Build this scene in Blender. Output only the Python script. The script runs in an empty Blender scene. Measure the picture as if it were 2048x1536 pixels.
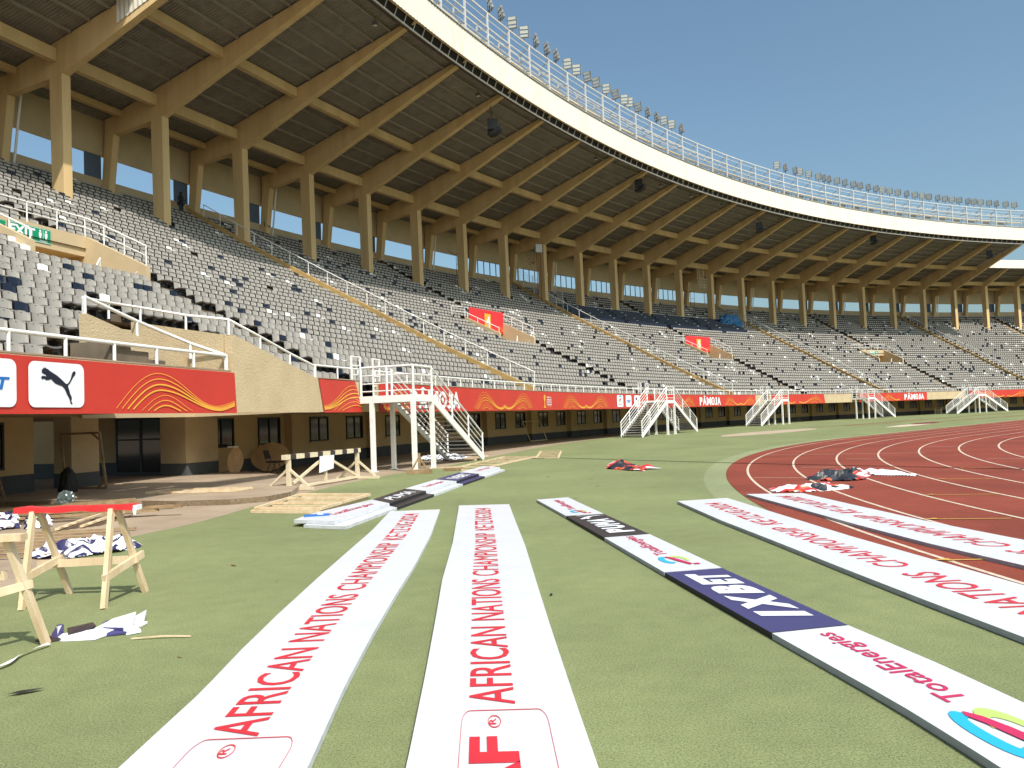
import bpy, bmesh, math, random
import numpy as np
from mathutils import Vector, Matrix, noise
from mathutils.geometry import tessellate_polygon
random.seed(7)
R = math.radians
sc = bpy.context.scene

# ---------------------------------------------------------------- camera, sky, sun, exposure
cam = bpy.data.objects.new('camera', bpy.data.cameras.new('camera'))
sc.collection.objects.link(cam); sc.camera = cam
cam.data.sensor_width = 36; cam.data.lens = 28.543
cam.data.clip_start = 0.1; cam.data.clip_end = 3000
cam.matrix_world = Matrix.Translation((0, 0, 1.65)) @ Matrix.Rotation(R(90 + 2.431), 4, 'X') @ Matrix.Rotation(R(-2.167), 4, 'Z')

SUN_EL, SUN_AZ = R(50), R(-60)            # azimuth counted from +x towards +y
sx, sy, sz = math.cos(SUN_EL) * math.cos(SUN_AZ), math.cos(SUN_EL) * math.sin(SUN_AZ), math.sin(SUN_EL)
world = bpy.data.worlds.new("World"); sc.world = world; world.use_nodes = True
wn = world.node_tree
bgn = wn.nodes['Background']
sky = wn.nodes.new('ShaderNodeTexSky'); sky.sky_type = 'NISHITA'; sky.sun_disc = False
sky.sun_elevation = SUN_EL; sky.sun_rotation = math.atan2(sx, sy)
sky.air_density = 1.0; sky.dust_density = 4.5; sky.ozone_density = .7; sky.altitude = 200
tint = wn.nodes.new('ShaderNodeMix'); tint.data_type = 'RGBA'; tint.blend_type = 'MULTIPLY'; tint.inputs[0].default_value = 1; tint.inputs[7].default_value = (.95, 1.13, 1.10, 1)
wn.links.new(sky.outputs[0], tint.inputs[6]); wn.links.new(tint.outputs[2], bgn.inputs[0]); bgn.inputs[1].default_value = 0.15
sun = bpy.data.objects.new('sun', bpy.data.lights.new('sun', 'SUN')); sc.collection.objects.link(sun)
sun.data.energy = 4.5; sun.data.angle = R(0.53); sun.data.color = (1.0, 0.95, 0.87)
sun.rotation_euler = Vector((sx, sy, sz)).to_track_quat('Z', 'Y').to_euler()
sc.view_settings.view_transform = 'Standard'; sc.view_settings.look = 'None'
sc.view_settings.exposure = 0.0; sc.view_settings.gamma = 1
sc.cycles.max_bounces = 7; sc.cycles.diffuse_bounces = 4

# ---------------------------------------------------------------- plan curve of the stand
CP = dict(x0=24.98687, y0=142.90692, th0=46.97624, k0=2.48598, k1=.161961, k2=-.122395, k3=-.114942, s=9.354464)
SC = 1.65 / 2.1
_tt = np.linspace(-8, 32, 1601); _u = (_tt - 12) / 10
_th = np.radians(CP['th0'] + 10 * (CP['k0'] * _u + CP['k1'] * _u**2 / 2 + CP['k2'] * _u**3 / 3 + CP['k3'] * _u**4 / 4))
_d = _tt[1] - _tt[0]
_dx, _dy = np.sin(_th) * CP['s'] * _d, np.cos(_th) * CP['s'] * _d
_X = np.concatenate([[0], np.cumsum((_dx[1:] + _dx[:-1]) / 2)]); _Y = np.concatenate([[0], np.cumsum((_dy[1:] + _dy[:-1]) / 2)])
_i = int(np.argmin(abs(_tt - 12)))
_X = (_X - _X[_i] + CP['x0']) * SC; _Y = (_Y - _Y[_i] + CP['y0']) * SC
DW = 24.297                               # offset of the front wall from the column line

def S(t, o, z):
    """bay number t along the stand, offset o towards the field, height z -> world point"""
    h = float(np.interp(t, _tt, _th))
    return Vector((float(np.interp(t, _tt, _X)) + math.cos(h) * o, float(np.interp(t, _tt, _Y)) - math.sin(h) * o, z))
def heading(t): return float(np.interp(t, _tt, _th))
def inward(t): h = heading(t); return Vector((math.cos(h), -math.sin(h), 0))
def along(t): h = heading(t); return Vector((math.sin(h), math.cos(h), 0))
def zrow(k): return 2.75 + .36 * k + .10 / 30 * k * k / 2
def zrake(o): return zrow((DW - 0.6 - o) / .8)
def skew(o): return -.28 * max(0, (o - 11) / 11)

FPX = 1623.623; _p, _r = R(2.431), R(2.167)
def px_of(p):
    zc = p[2] - 1.65; d = p[1] * math.cos(_p) + zc * math.sin(_p); up = -p[1] * math.sin(_p) + zc * math.cos(_p)
    if d < .1: return (-9999, -9999)
    u, w = FPX * p[0] / d, FPX * up / d
    return 1024 + u * math.cos(_r) - w * math.sin(_r), 768 - (u * math.sin(_r) + w * math.cos(_r))

# ---------------------------------------------------------------- helpers
C = sc.collection
ORD = ['zeroth', 'first', 'second', 'third', 'fourth', 'fifth', 'sixth', 'seventh', 'eighth', 'ninth', 'tenth', 'eleventh', 'twelfth',
       'thirteenth', 'fourteenth', 'fifteenth', 'sixteenth', 'seventeenth', 'eighteenth', 'nineteenth', 'twentieth']
def ordn(n):
    if n <= 20: return ORD[n]
    tens = {2: 'twenty', 3: 'thirty', 4: 'forty', 5: 'fifty', 6: 'sixty'}[n // 10]
    if n % 10 == 0: return {3: 'thirtieth', 4: 'fortieth', 5: 'fiftieth', 6: 'sixtieth'}[n // 10]
    return tens + '-' + ORD[n % 10]

def tag(o, label=None, cat=None, group=None, kind=None):
    if label: o['label'] = label
    if cat: o['category'] = cat
    if group: o['group'] = group
    if kind: o['kind'] = kind
    return o
def empty(name, loc, label=None, cat=None, group=None, rz=0):
    o = bpy.data.objects.new(name, None); C.objects.link(o); o.location = loc; o.rotation_euler[2] = rz
    return tag(o, label, cat, group)
def wmat(o):
    m = Matrix.Translation(o.location) @ o.rotation_euler.to_matrix().to_4x4()
    return wmat(o.parent) @ m if o.parent else m
def inst(me, name, parent=None):
    o = bpy.data.objects.new(name, me); C.objects.link(o); o.parent = parent; return o

class MB:
    """collects geometry in world space and links it as one mesh object"""
    def __init__(s): s.v = []; s.f = []; s.mi = []; s.m = 0
    def face(s, pts):
        n = len(s.v); s.v += [tuple(p) for p in pts]; s.f.append(tuple(range(n, n + len(pts)))); s.mi.append(s.m)
    def hexa(s, a, b):
        """a, b: 4 corners each (bottom ring, top ring)"""
        n = len(s.v); s.v += [tuple(p) for p in a] + [tuple(p) for p in b]
        F = [(3, 2, 1, 0), (4, 5, 6, 7), (0, 1, 5, 4), (1, 2, 6, 5), (2, 3, 7, 6), (3, 0, 4, 7)]
        for f in F: s.f.append(tuple(n + i for i in f)); s.mi.append(s.m)
    def box(s, c, sx, sy, sz, rz=0):
        """c = centre of the bottom"""
        c = Vector(c); a, b = Vector((math.cos(rz), math.sin(rz), 0)) * sx / 2, Vector((-math.sin(rz), math.cos(rz), 0)) * sy / 2
        lo = [c - a - b, c + a - b, c + a + b, c - a + b]; s.hexa(lo, [p + Vector((0, 0, sz)) for p in lo])
    def bar(s, p, q, w, h, up=(0, 0, 1)):
        p, q = Vector(p), Vector(q); d = (q - p).normalized(); up = Vector(up)
        if abs(d.dot(up)) > .98: up = Vector((1, 0, 0))
        x = d.cross(up).normalized(); y = x.cross(d).normalized()
        r = lambda c: [c - x * w / 2 - y * h / 2, c + x * w / 2 - y * h / 2, c + x * w / 2 + y * h / 2, c - x * w / 2 + y * h / 2]
        s.hexa(r(p), r(q))
    def tube(s, pts, r, n=6, cap=True):
        pts = [Vector(p) for p in pts]; base = len(s.v); ref = Vector((0, 0, 1))
        for i, p in enumerate(pts):
            d = (pts[min(i + 1, len(pts) - 1)] - pts[max(i - 1, 0)]).normalized()
            rf = Vector((1, 0, 0)) if abs(d.z) > .9 else ref
            x = d.cross(rf).normalized(); y = x.cross(d).normalized()
            for k in range(n):
                a = 2 * math.pi * k / n; s.v.append(tuple(p + x * math.cos(a) * r + y * math.sin(a) * r))
        for i in range(len(pts) - 1):
            for k in range(n):
                a = base + i * n + k; b = base + i * n + (k + 1) % n
                s.f.append((a, b, b + n, a + n)); s.mi.append(s.m)
        if cap:
            e = base + (len(pts) - 1) * n; c0, c1 = [s.v[base + k] for k in range(n)], [s.v[e + k] for k in range(n)]
            s.face(c0[::-1]); s.face(c1)
    def prism(s, poly, off):
        """poly: planar polygon (list of world points), extruded by vector off"""
        poly = [Vector(p) for p in poly]; off = Vector(off); n = len(poly); b = len(s.v)
        s.v += [tuple(p) for p in poly] + [tuple(p + off) for p in poly]
        s.f.append(tuple(range(b, b + n))[::-1]); s.f.append(tuple(range(b + n, b + 2 * n))); s.mi += [s.m, s.m]
        for i in range(n):
            j = (i + 1) % n; s.f.append((b + i, b + j, b + n + j, b + n + i)); s.mi.append(s.m)
    def build(s, name, mats, parent=None, smooth=False, base=None):
        if not isinstance(mats, (list, tuple)): mats = [mats]
        me = bpy.data.meshes.new(name)
        if parent is not None: M = wmat(parent).inverted(); vs = [tuple(M @ Vector(p)) for p in s.v]
        elif base is not None: b = Vector(base); vs = [tuple(Vector(p) - b) for p in s.v]
        else: vs = s.v
        me.from_pydata(vs, [], s.f)
        for m in mats: me.materials.append(m)
        if len(mats) > 1: me.polygons.foreach_set('material_index', s.mi)
        if smooth: me.polygons.foreach_set('use_smooth', [True] * len(me.polygons))
        me.update()
        o = bpy.data.objects.new(name, me); C.objects.link(o)
        if parent is not None: o.parent = parent
        elif base is not None: o.location = base
        return o

def flat_poly(mb, pts2, fn):
    """filled 2D polygon (u,v) mapped to the world with fn(u,v)"""
    tri = tessellate_polygon([[Vector((p[0], p[1], 0)) for p in pts2]])
    n = len(mb.v); mb.v += [tuple(fn(*p)) for p in pts2]
    for t in tri:
        a, b, c = [Vector(pts2[i]).to_3d() for i in t]
        if (b - a).cross(c - a).z < 0: t = t[::-1]
        mb.f.append(tuple(n + i for i in t)); mb.mi.append(mb.m)
def ribbon(mb, pts2, w, fn):
    """line of width w along 2D points, mapped"""
    P = [Vector(p) for p in pts2]; L, Rr = [], []
    for i, p in enumerate(P):
        d = (P[min(i + 1, len(P) - 1)] - P[max(i - 1, 0)]).normalized(); nrm = Vector((-d.y, d.x))
        ww = w[i] if isinstance(w, (list, tuple)) else w
        L.append(p + nrm * ww / 2); Rr.append(p - nrm * ww / 2)
    n = len(mb.v)
    for a, b in zip(L, Rr): mb.v += [tuple(fn(*a)), tuple(fn(*b))]
    for i in range(len(P) - 1):
        k = n + 2 * i; mb.f.append((k + 1, k + 3, k + 2, k)); mb.mi.append(mb.m)
def spline(pts, n=10):
    out = []
    for i in range(len(pts) - 1):
        p0, p1, p2, p3 = pts[max(i - 1, 0)], pts[i], pts[i + 1], pts[min(i + 2, len(pts) - 1)]
        for k in range(n):
            t = k / n
            out.append(tuple(.5 * ((2 * b) + (-a + c) * t + (2 * a - 5 * b + 4 * c - d) * t * t + (-a + 3 * b - 3 * c + d) * t ** 3) for a, b, c, d in zip(p0, p1, p2, p3)))
    out.append(tuple(pts[-1])); return out
_txt = {}
def text_geo(s, bold=0.0, spacing=1.0, shear=0.0):
    key = (s, bold, spacing, shear)
    if key not in _txt:
        cu = bpy.data.curves.new('t', 'FONT'); cu.body = s; cu.offset = bold; cu.space_character = spacing; cu.shear = shear
        cu.fill_mode = 'FRONT'; cu.resolution_u = 3
        ob = bpy.data.objects.new('t', cu); C.objects.link(ob)
        dg = bpy.context.evaluated_depsgraph_get(); me = bpy.data.meshes.new_from_object(ob.evaluated_get(dg))
        vs = [tuple(v.co) for v in me.vertices]; fs = [tuple(p.vertices) for p in me.polygons]
        bpy.data.objects.remove(ob); bpy.data.curves.remove(cu); bpy.data.meshes.remove(me)
        xs = [v[0] for v in vs]; ys = [v[1] for v in vs]
        _txt[key] = (vs, fs, min(xs), max(xs), min(ys), max(ys))
    return _txt[key]
def put_text(mb, s, u0, u1, v0, v1, fn, bold=0.0, spacing=1.0, shear=0.0):
    vs, fs, x0, x1, y0, y1 = text_geo(s, bold, spacing, shear); n = len(mb.v)
    for x, y, z in vs: mb.v.append(tuple(fn(u0 + (x - x0) / (x1 - x0) * (u1 - u0), v0 + (y - y0) / (y1 - y0) * (v1 - v0))))
    for f in fs:
        a, b, c = [Vector(vs[i]) for i in f[:3]]
        if (b - a).cross(c - a).z < 0: f = f[::-1]
        mb.f.append(tuple(n + i for i in f)); mb.mi.append(mb.m)

# ---------------------------------------------------------------- materials
def srgb(r, g, b): return tuple(((c / 255 + .055) / 1.055) ** 2.4 if c > 10 else c / 255 / 12.92 for c in (r, g, b))
def mat(name, col, rough=.7, metal=0, var=.12, scale=1.5, bump=0, bscale=40, col2=None, detail=5, spec=.5, thr=None, streak=False):
    m = bpy.data.materials.new(name); m.use_nodes = True; nt = m.node_tree; b = nt.nodes['Principled BSDF']
    b.inputs['Roughness'].default_value = rough; b.inputs['Metallic'].default_value = metal; b.inputs['Specular IOR Level'].default_value = spec
    geo = nt.nodes.new('ShaderNodeNewGeometry'); vec = geo.outputs['Position']
    if streak:
        mp = nt.nodes.new('ShaderNodeMapping'); mp.inputs['Scale'].default_value = (1, 1, .12); nt.links.new(vec, mp.inputs[0]); vec = mp.outputs[0]
    if var or col2:
        n = nt.nodes.new('ShaderNodeTexNoise'); n.inputs['Scale'].default_value = scale; n.inputs['Detail'].default_value = detail; n.inputs['Roughness'].default_value = .62
        nt.links.new(vec, n.inputs['Vector'])
        cr = nt.nodes.new('ShaderNodeValToRGB'); lo, hi = thr or (.32, .68); cr.color_ramp.elements[0].position = lo; cr.color_ramp.elements[1].position = hi
        c2 = col2 or tuple(c * (1 + var) for c in col); c1 = col if col2 else tuple(c * (1 - var) for c in col)
        cr.color_ramp.elements[0].color = (*c1, 1); cr.color_ramp.elements[1].color = (*c2, 1)
        nt.links.new(n.outputs[0], cr.inputs[0]); nt.links.new(cr.outputs[0], b.inputs['Base Color'])
    else: b.inputs['Base Color'].default_value = (*col, 1)
    if bump:
        n2 = nt.nodes.new('ShaderNodeTexNoise'); n2.inputs['Scale'].default_value = bscale; n2.inputs['Detail'].default_value = 3
        nt.links.new(geo.outputs['Position'], n2.inputs['Vector'])
        bp = nt.nodes.new('ShaderNodeBump'); bp.inputs['Strength'].default_value = bump; bp.inputs['Distance'].default_value = .02
        nt.links.new(n2.outputs[0], bp.inputs['Height']); nt.links.new(bp.outputs[0], b.inputs['Normal'])
    return m
def granular(name, ca, cb, cc, big_a=.9, big_b=1.1):
    """rubber crumb surfaces: fine grains over broad patches"""
    m = mat(name, ca, .9, var=0, spec=.25); nt = m.node_tree; b = nt.nodes['Principled BSDF']; geo = nt.nodes.new('ShaderNodeNewGeometry')
    def nz(scale, det, lo, hi):
        n = nt.nodes.new('ShaderNodeTexNoise'); n.inputs['Scale'].default_value = scale; n.inputs['Detail'].default_value = det; nt.links.new(geo.outputs['Position'], n.inputs['Vector'])
        r = nt.nodes.new('ShaderNodeMapRange'); r.inputs[1].default_value = lo; r.inputs[2].default_value = hi; nt.links.new(n.outputs[0], r.inputs[0]); return n, r
    def mix(f, a, bb, mode='MIX'):
        x = nt.nodes.new('ShaderNodeMix'); x.data_type = 'RGBA'; x.blend_type = mode
        nt.links.new(f, x.inputs[0])
        for i, q in ((6, a), (7, bb)):
            if isinstance(q, tuple): x.inputs[i].default_value = (*q, 1)
            else: nt.links.new(q, x.inputs[i])
        return x.outputs[2]
    n1, r1 = nz(70, 4, .38, .62); n2, r2 = nz(115, 2, .58, .66); n3, r3 = nz(.35, 6, .35, .65); n4, r4 = nz(4, 5, .3, .7)
    c = mix(r1.outputs[0], ca, cb); c = mix(r2.outputs[0], c, cc)
    def k(f): return tuple([f] * 3)
    g = mix(r3.outputs[0], k(big_a), k(big_b)); one = nt.nodes.new('ShaderNodeValue'); one.outputs[0].default_value = 1
    c = mix(one.outputs[0], c, g, 'MULTIPLY'); g = mix(r4.outputs[0], k(.93), k(1.07)); c = mix(one.outputs[0], c, g, 'MULTIPLY')
    nt.links.new(c, b.inputs['Base Color'])
    bp = nt.nodes.new('ShaderNodeBump'); bp.inputs['Strength'].default_value = .5; bp.inputs['Distance'].default_value = .004
    nt.links.new(n1.outputs[0], bp.inputs['Height']); nt.links.new(bp.outputs[0], b.inputs['Normal'])
    return m
def glass_mat(name, col):
    return mat(name, col, .06, var=0, spec=.6)

M = dict(
    turf=granular('green rubber turf', (.172, .200, .088), (.256, .278, .132), (.05, .065, .025)),
    turf_light=granular('light green rubber', (.235, .26, .135), (.30, .325, .18), (.09, .10, .05)),
    track=granular('red track', (.215, .045, .028), (.275, .062, .037), (.10, .02, .013), .82, 1.12),
    track_dark=mat('dark track stain', (.16, .022, .018), .8),
    line=mat('cream line paint', (.46, .33, .24), .8, var=0, col2=(.64, .52, .42), scale=9, detail=8, thr=(.3, .55)),
    line_y=mat('yellow line paint', (.52, .30, .06), .8, var=.2, scale=5),
    grass=mat('field grass', (.05, .10, .02), .9, var=.3, scale=3),
    apron=mat('dusty concrete', (.29, .215, .15), .9, var=.0, col2=(.40, .31, .225), scale=.7, bump=.4, bscale=30, detail=9),
    kerb=mat('worn kerb', (.20, .145, .09), .95, var=.3, scale=14, bump=.6, bscale=60),
    sand=mat('pale sand', (.42, .33, .24), .95, var=.15, scale=1),
    paint=mat('sand yellow wall paint', (.52, .405, .25), .85, var=.07, scale=.8, bump=.12, bscale=18),
    rough=mat('rough cast sand plaster', (.50, .39, .245), .95, var=.08, scale=1.2, bump=.9, bscale=22),
    beam=mat('sand beam paint', (.58, .40, .19), .8, var=0, col2=(.72, .52, .27), scale=.9, thr=(.28, .62), bump=.12, bscale=9, detail=10, streak=True),
    lower=mat('ground floor wall paint', (.54, .385, .20), .9, var=.08, scale=.8, bump=.3, bscale=25),
    plinth=mat('slate blue plinth paint', (.068, .075, .082), .85, var=.15, scale=1.5),
    conc=mat('shade-darkened terrace concrete', (.15, .115, .082), .9, var=.25, scale=1.3, bump=.3),  # colour darkened to stand in for shadow in the gaps between seats
    kerbtan=mat('aisle kerb paint', (.52, .34, .13), .85, var=.12, scale=2),
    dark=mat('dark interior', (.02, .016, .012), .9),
    gantry=mat('grey white gantry steel', (.56, .555, .54), .5, var=.12, scale=3),
    white=mat('white steel paint', (.68, .655, .61), .45, var=0, col2=(.80, .79, .77), scale=4, detail=9, thr=(.28, .48)),
    fascia=mat('white fascia sheet', (.74, .69, .60), .5, var=0, col2=(.62, .56, .46), scale=1.3, thr=(.5, .8), streak=True),
    steel=mat('galvanised steel', (.44, .43, .41), .45, metal=.3, var=.12, scale=5),
    purlin=mat('grey purlin', (.33, .29, .25), .6, var=.1),
    gutter=mat('brown gutter', (.10, .07, .05), .6, var=.15),
    sheet=mat('roof sheet underside', (.30, .27, .24), .55, var=.16, scale=1.1, detail=8),
    pan=mat('shade-darkened seat pan', (.11, .10, .09), .6, var=0),  # darker than the grey seats: paints the shade line between rows
    navy=mat('navy seat plastic', (.010, .016, .035), .4, var=.1, scale=6),
    grey=mat('grey seat plastic', (.355, .33, .30), .5, var=.10, scale=2.2),
    grey2=mat('faded grey seat plastic', (.40, .365, .325), .55, var=.10, scale=2.2),
    wseat=mat('white seat plastic', (.76, .75, .72), .45, var=.04, scale=3),
    slot=mat('slot shadow plastic', (.03, .03, .03), .6, var=0),
    red=mat('red banner vinyl', (.52, .038, .025), .5, var=.05, scale=.8),
    red2=mat('bright red vinyl', (.66, .03, .035), .45, var=.04),
    card=mat('white printed vinyl', (.78, .80, .84), .45, var=.02),
    black=mat('black print', (.012, .012, .03), .5, var=0),
    blue=mat('blue print', (.015, .14, .48), .5, var=0),
    gold=mat('gold print', (.78, .38, .05), .5, var=0),
    orange=mat('orange print', (.75, .22, .05), .5, var=0),
    board=mat('white board face', (.60, .612, .655), .38, var=0, col2=(.66, .67, .715), scale=2.2, detail=12, thr=(.25, .5), bump=.05, bscale=2.5),
    bedge=mat('board edge foam', (.40, .42, .46), .7, var=.12, scale=6),
    bedge2=mat('pale board edge', (.55, .57, .60), .7, var=.12, scale=6),
    dedge=mat('black board edge', (.02, .02, .022), .7),
    letter=mat('crimson lettering', (.62, .028, .045), .45, var=.10, scale=3),
    pink=mat('raspberry lettering', (.55, .022, .10), .45, var=.06, scale=3),
    purple=mat('indigo board face', (.052, .046, .155), .4, var=.05),
    brown=mat('black board face', (.045, .033, .035), .4, var=.08),
    green=mat('sign green', (.0, .27, .13), .45, var=.03),
    wood=mat('raw pine', (.56, .40, .235), .75, var=0, col2=(.74, .60, .42), scale=5, streak=True, bump=.2, bscale=60),
    woodold=mat('weathered timber', (.20, .125, .06), .85, var=0, col2=(.36, .25, .14), scale=6, bump=.3, bscale=50),
    ply=mat('plywood', (.60, .42, .24), .8, var=.15, scale=3),
    cream=mat('chipped cream paint', (.66, .56, .40), .6, var=.08, scale=6),
    tarp=mat('blue tarpaulin', (.02, .13, .30), .5, var=.25, scale=3),
    glass=glass_mat('dark window glass', (.012, .014, .014)),
    frame=mat('black window frame', (.012, .012, .013), .5, var=0),
    slate=mat('blue grey shutter', (.085, .125, .19), .6, var=.06),
    lens=mat('floodlight glass', (.72, .72, .66), .25, var=.06),
    grey_h=mat('grey lamp housing', (.17, .17, .17), .5, metal=.3),
    rust=mat('rusty lattice', (.22, .075, .045), .8, var=.3, scale=8),
    skin=mat('dark skin', (.06, .03, .018), .6), cloth_b=mat('dark clothes', (.02, .02, .03), .8), cloth_t=mat('teal shirt', (.20, .42, .45), .8),
    hair=mat('black hair', (.008, .007, .006), .9), jean=mat('dark trousers', (.03, .04, .06), .8),
    cyan=mat('cyan print', (.02, .42, .70), .45, var=0), lime=mat('lime print', (.48, .62, .16), .45, var=0), yell=mat('yellow print', (.75, .62, .15), .45, var=0),
    plastic=mat('clear bag plastic', (.10, .13, .13), .2, var=.4, scale=9),
)
def patch_mat(name, cols, scale):
    m = bpy.data.materials.new(name); m.use_nodes = True; nt = m.node_tree; b = nt.nodes['Principled BSDF']; b.inputs['Roughness'].default_value = .35
    tc = nt.nodes.new('ShaderNodeTexCoord'); n = nt.nodes.new('ShaderNodeTexNoise'); n.inputs['Scale'].default_value = scale; n.inputs['Detail'].default_value = 1
    nt.links.new(tc.outputs['Object'], n.inputs['Vector'])
    cr = nt.nodes.new('ShaderNodeValToRGB'); cr.color_ramp.interpolation = 'CONSTANT'; e = cr.color_ramp.elements
    while len(e) < len(cols): e.new(.5)
    for i, (p, c) in enumerate(cols): e[i].position = p; e[i].color = (*c, 1)
    nt.links.new(n.outputs[0], cr.inputs[0]); nt.links.new(cr.outputs[0], b.inputs['Base Color']); return m
W_, N_, K_, R_ = (.80, .81, .85), (.028, .024, .09), (.02, .02, .025), (.55, .03, .03)
M['vinyl_navy'] = patch_mat('crumpled white and navy vinyl', [(0, N_), (.40, W_), (.52, N_), (.60, W_)], 3.2)
M['vinyl_red'] = patch_mat('crumpled red and black vinyl', [(0, K_), (.46, (.70, .12, .03)), (.50, R_), (.60, W_)], 2.2)
M['vinyl_red2'] = patch_mat('red, white and charcoal vinyl', [(0, K_), (.43, (.03, .035, .05)), (.47, (.62, .13, .05)), (.50, R_), (.545, W_), (.62, (.45, .03, .06))], 1.6)
M['vinyl_red3'] = patch_mat('white and red vinyl', [(0, W_), (.44, R_), (.50, (.65, .12, .04)), (.53, W_), (.60, K_)], 1.5)
M['vinyl_strip'] = patch_mat('creased white vinyl with navy back', [(0, (.03, .025, .04)), (.36, W_), (.62, W_)], 2.5)


# ---------------------------------------------------------------- ground
GO = (-9, 8)                                     # nothing special: a point used as origin
def sheet(name, pts, z, m, kind='structure'):
    mb = MB(); flat_poly(mb, pts, lambda u, v: (u, v, z)); o = mb.build(name, m); return tag(o, kind=kind)
TURF_EDGE = [(-5.2, -20), (-5.3, 0), (-5.64, 8.9), (-6.22, 12.18), (-5.75, 14.63), (-5.57, 17.05), (-5.2, 20.3), (-4.73, 23.27), (-3.9, 26.3), (-2.68, 29.3), (-1.6, 33.5), (-.67, 37.31), (1.9, 46.5), (5.12, 54.96), (10.5, 66.0), (17.4, 77.6)]
TE = spline(TURF_EDGE, 6)
far_edge = [tuple(S(t, 21.3, 0))[:2] for t in np.arange(8.4, 31, .5)]
sheet('ground', [(-600, -600), (900, -600), (900, 900), (-600, 900)], -.012, M['apron'])
sheet('turf', TE + far_edge + [(250, 190), (250, -60), (-5.2, -60)], 0.0, M['turf'])

# running track: outer bend centred at TCN, then a straight parallel to the far half of the stand
TCN = Vector((51.2, 9.1)); THD = R(45.5)
def tline(rad, ext=110, a0=None):
    """bend of radius rad from behind the camera up to the straight, then the straight"""
    pts = []
    for a in np.arange(-70, 45.5, 1.0): a = R(a); pts.append((TCN.x - rad * math.cos(a), TCN.y + rad * math.sin(a)))
    a = THD; p = Vector((TCN.x - rad * math.cos(a), TCN.y + rad * math.sin(a))); d = Vector((math.sin(a), math.cos(a)))
    pts.append(tuple(p)); pts += [tuple(p + d * k) for k in (20, 45, 75, ext)]
    return pts
def band(name, r0, r1, z, m):
    mb = MB(); a, b = tline(r0), tline(r1)
    for i in range(len(a) - 1): mb.face([(*a[i], z), (*b[i], z), (*b[i + 1], z), (*a[i + 1], z)][::-1] if r1 > r0 else [(*a[i], z), (*b[i], z), (*b[i + 1], z), (*a[i + 1], z)])
    return tag(mb.build(name, m), kind='structure')
band('light_turf_border', 47.1, 47.85, .0015, M['turf_light'])
band('running_track', 36.6, 47.3, .008, M['track'])
mb = MB()
for i in range(9):
    r = 46.75 - 1.23 * i; a, b = tline(r - .03), tline(r + .03)
    for k in range(len(a) - 1): mb.face([(*a[k], .012), (*a[k + 1], .012), (*b[k + 1], .012), (*b[k], .012)])
tag(mb.build('lane_lines', M['line']), kind='structure')
mb = MB(); mby = MB()
def gline(m_, p, q, w=.05, z=.012):
    p, q = Vector(p), Vector(q); n = (q - p).normalized(); n = Vector((-n.y, n.x)) * w / 2
    m_.face([(*(p - n), z), (*(q - n), z), (*(q + n), z), (*(p + n), z)])
for a, b in [((8.82, 28.92), (13.47, 26.78)), ((5.7, 19.54), (6.85, 18.95)), ((7.83, 22.33), (8.66, 21.96)), ((10.22, 25.19), (11.08, 24.45)), ((15.4, 30.31), (16.38, 29.58)), ((13.37, 23.09), (14.08, 22.55))]: gline(mb, a, b, .05, .0165)
for a, b in [((11.03, 20.15), (11.67, 19.95)), ((9.11, 17.38), (10.0, 17.07)), ((7.38, 14.52), (8.38, 14.24)), ((5.86, 11.49), (6.81, 11.29)), ((4.43, 8.49), (5.3, 8.43))]:
    gline(mby, a, b, .05, .0165)
    mby.face([(a[0] - .16, a[1] + .03, .021), (a[0] + .05, a[1] - .06, .021), (a[0] + .05, a[1] + .08, .021)])
tag(mb.build('lane_marks', M['line']), kind='structure'); tag(mby.build('yellow_lane_marks', M['line_y']), kind='structure')
inner = tline(36.5)
sheet('field_grass', inner + [(200, 60), (200, -60), (60, -60)], .006, M['grass'])
# long jump runway edges and pits beyond the track
mb = MB()
for a, b, w in [((24.1, 66.2), (33.3, 70.0), .5), ((27.9, 68.6), (65.5, 104.3), .55), ((32.7, 66.8), (54, 84.2), .5), ((54, 84.2), (75, 104), .5)]: gline(mb, a, b, w, .006)
tag(mb.build('runway_strips', M['track']), kind='structure')
def blob(name, c, rx, ry, ang, z, m):
    pts = []
    for k in range(40):
        a = 2 * math.pi * k / 40; rr = 1 + .22 * noise.noise(Vector((math.cos(a) * 1.7 + c[0], math.sin(a) * 1.7, 3)))
        u, v = rx * rr * math.cos(a), ry * rr * math.sin(a)
        pts.append((c[0] + u * math.cos(ang) - v * math.sin(ang), c[1] + u * math.sin(ang) + v * math.cos(ang)))
    sheet(name, pts, z, m)
blob('sand_patch', (18.3, 57.5), 7.5, 1.7, R(50), .005, M['sand'])
blob('pit_sand', (30.0, 61.6), 4.6, .8, R(48), .005, M['line'])
blob('pit_stain', (33.2, 65.6), 2.9, .7, R(48), .0105, M['track_dark'])
# raised concrete plaza in front of the entrance
plaza = [(-16.5, 31), (-17, 20), (-13.0, 19.9), (-9.14, 18.8), (-7.55, 18.05), (-6.3, 17.95), (-5.6, 18.4), (-5.35, 19.4), (-5.6, 21), (-6.1, 23.2), (-7.6, 26.5), (-10.2, 30.2)]
mb = MB(); mb.prism([(x, y, -.01) for x, y in plaza], (0, 0, .12)); tag(mb.build('plaza', [M['apron']]), kind='structure')
mb = MB(); pe = plaza[2:8]
for a, b in zip(pe[:-1], pe[1:]): mb.face([(a[0], a[1] - .004, -.01), (b[0], b[1] - .004, -.01), (b[0], b[1] - .004, .11), (a[0], a[1] - .004, .11)])
tag(mb.build('plaza_kerb', M['kerb']), kind='structure')

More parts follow.
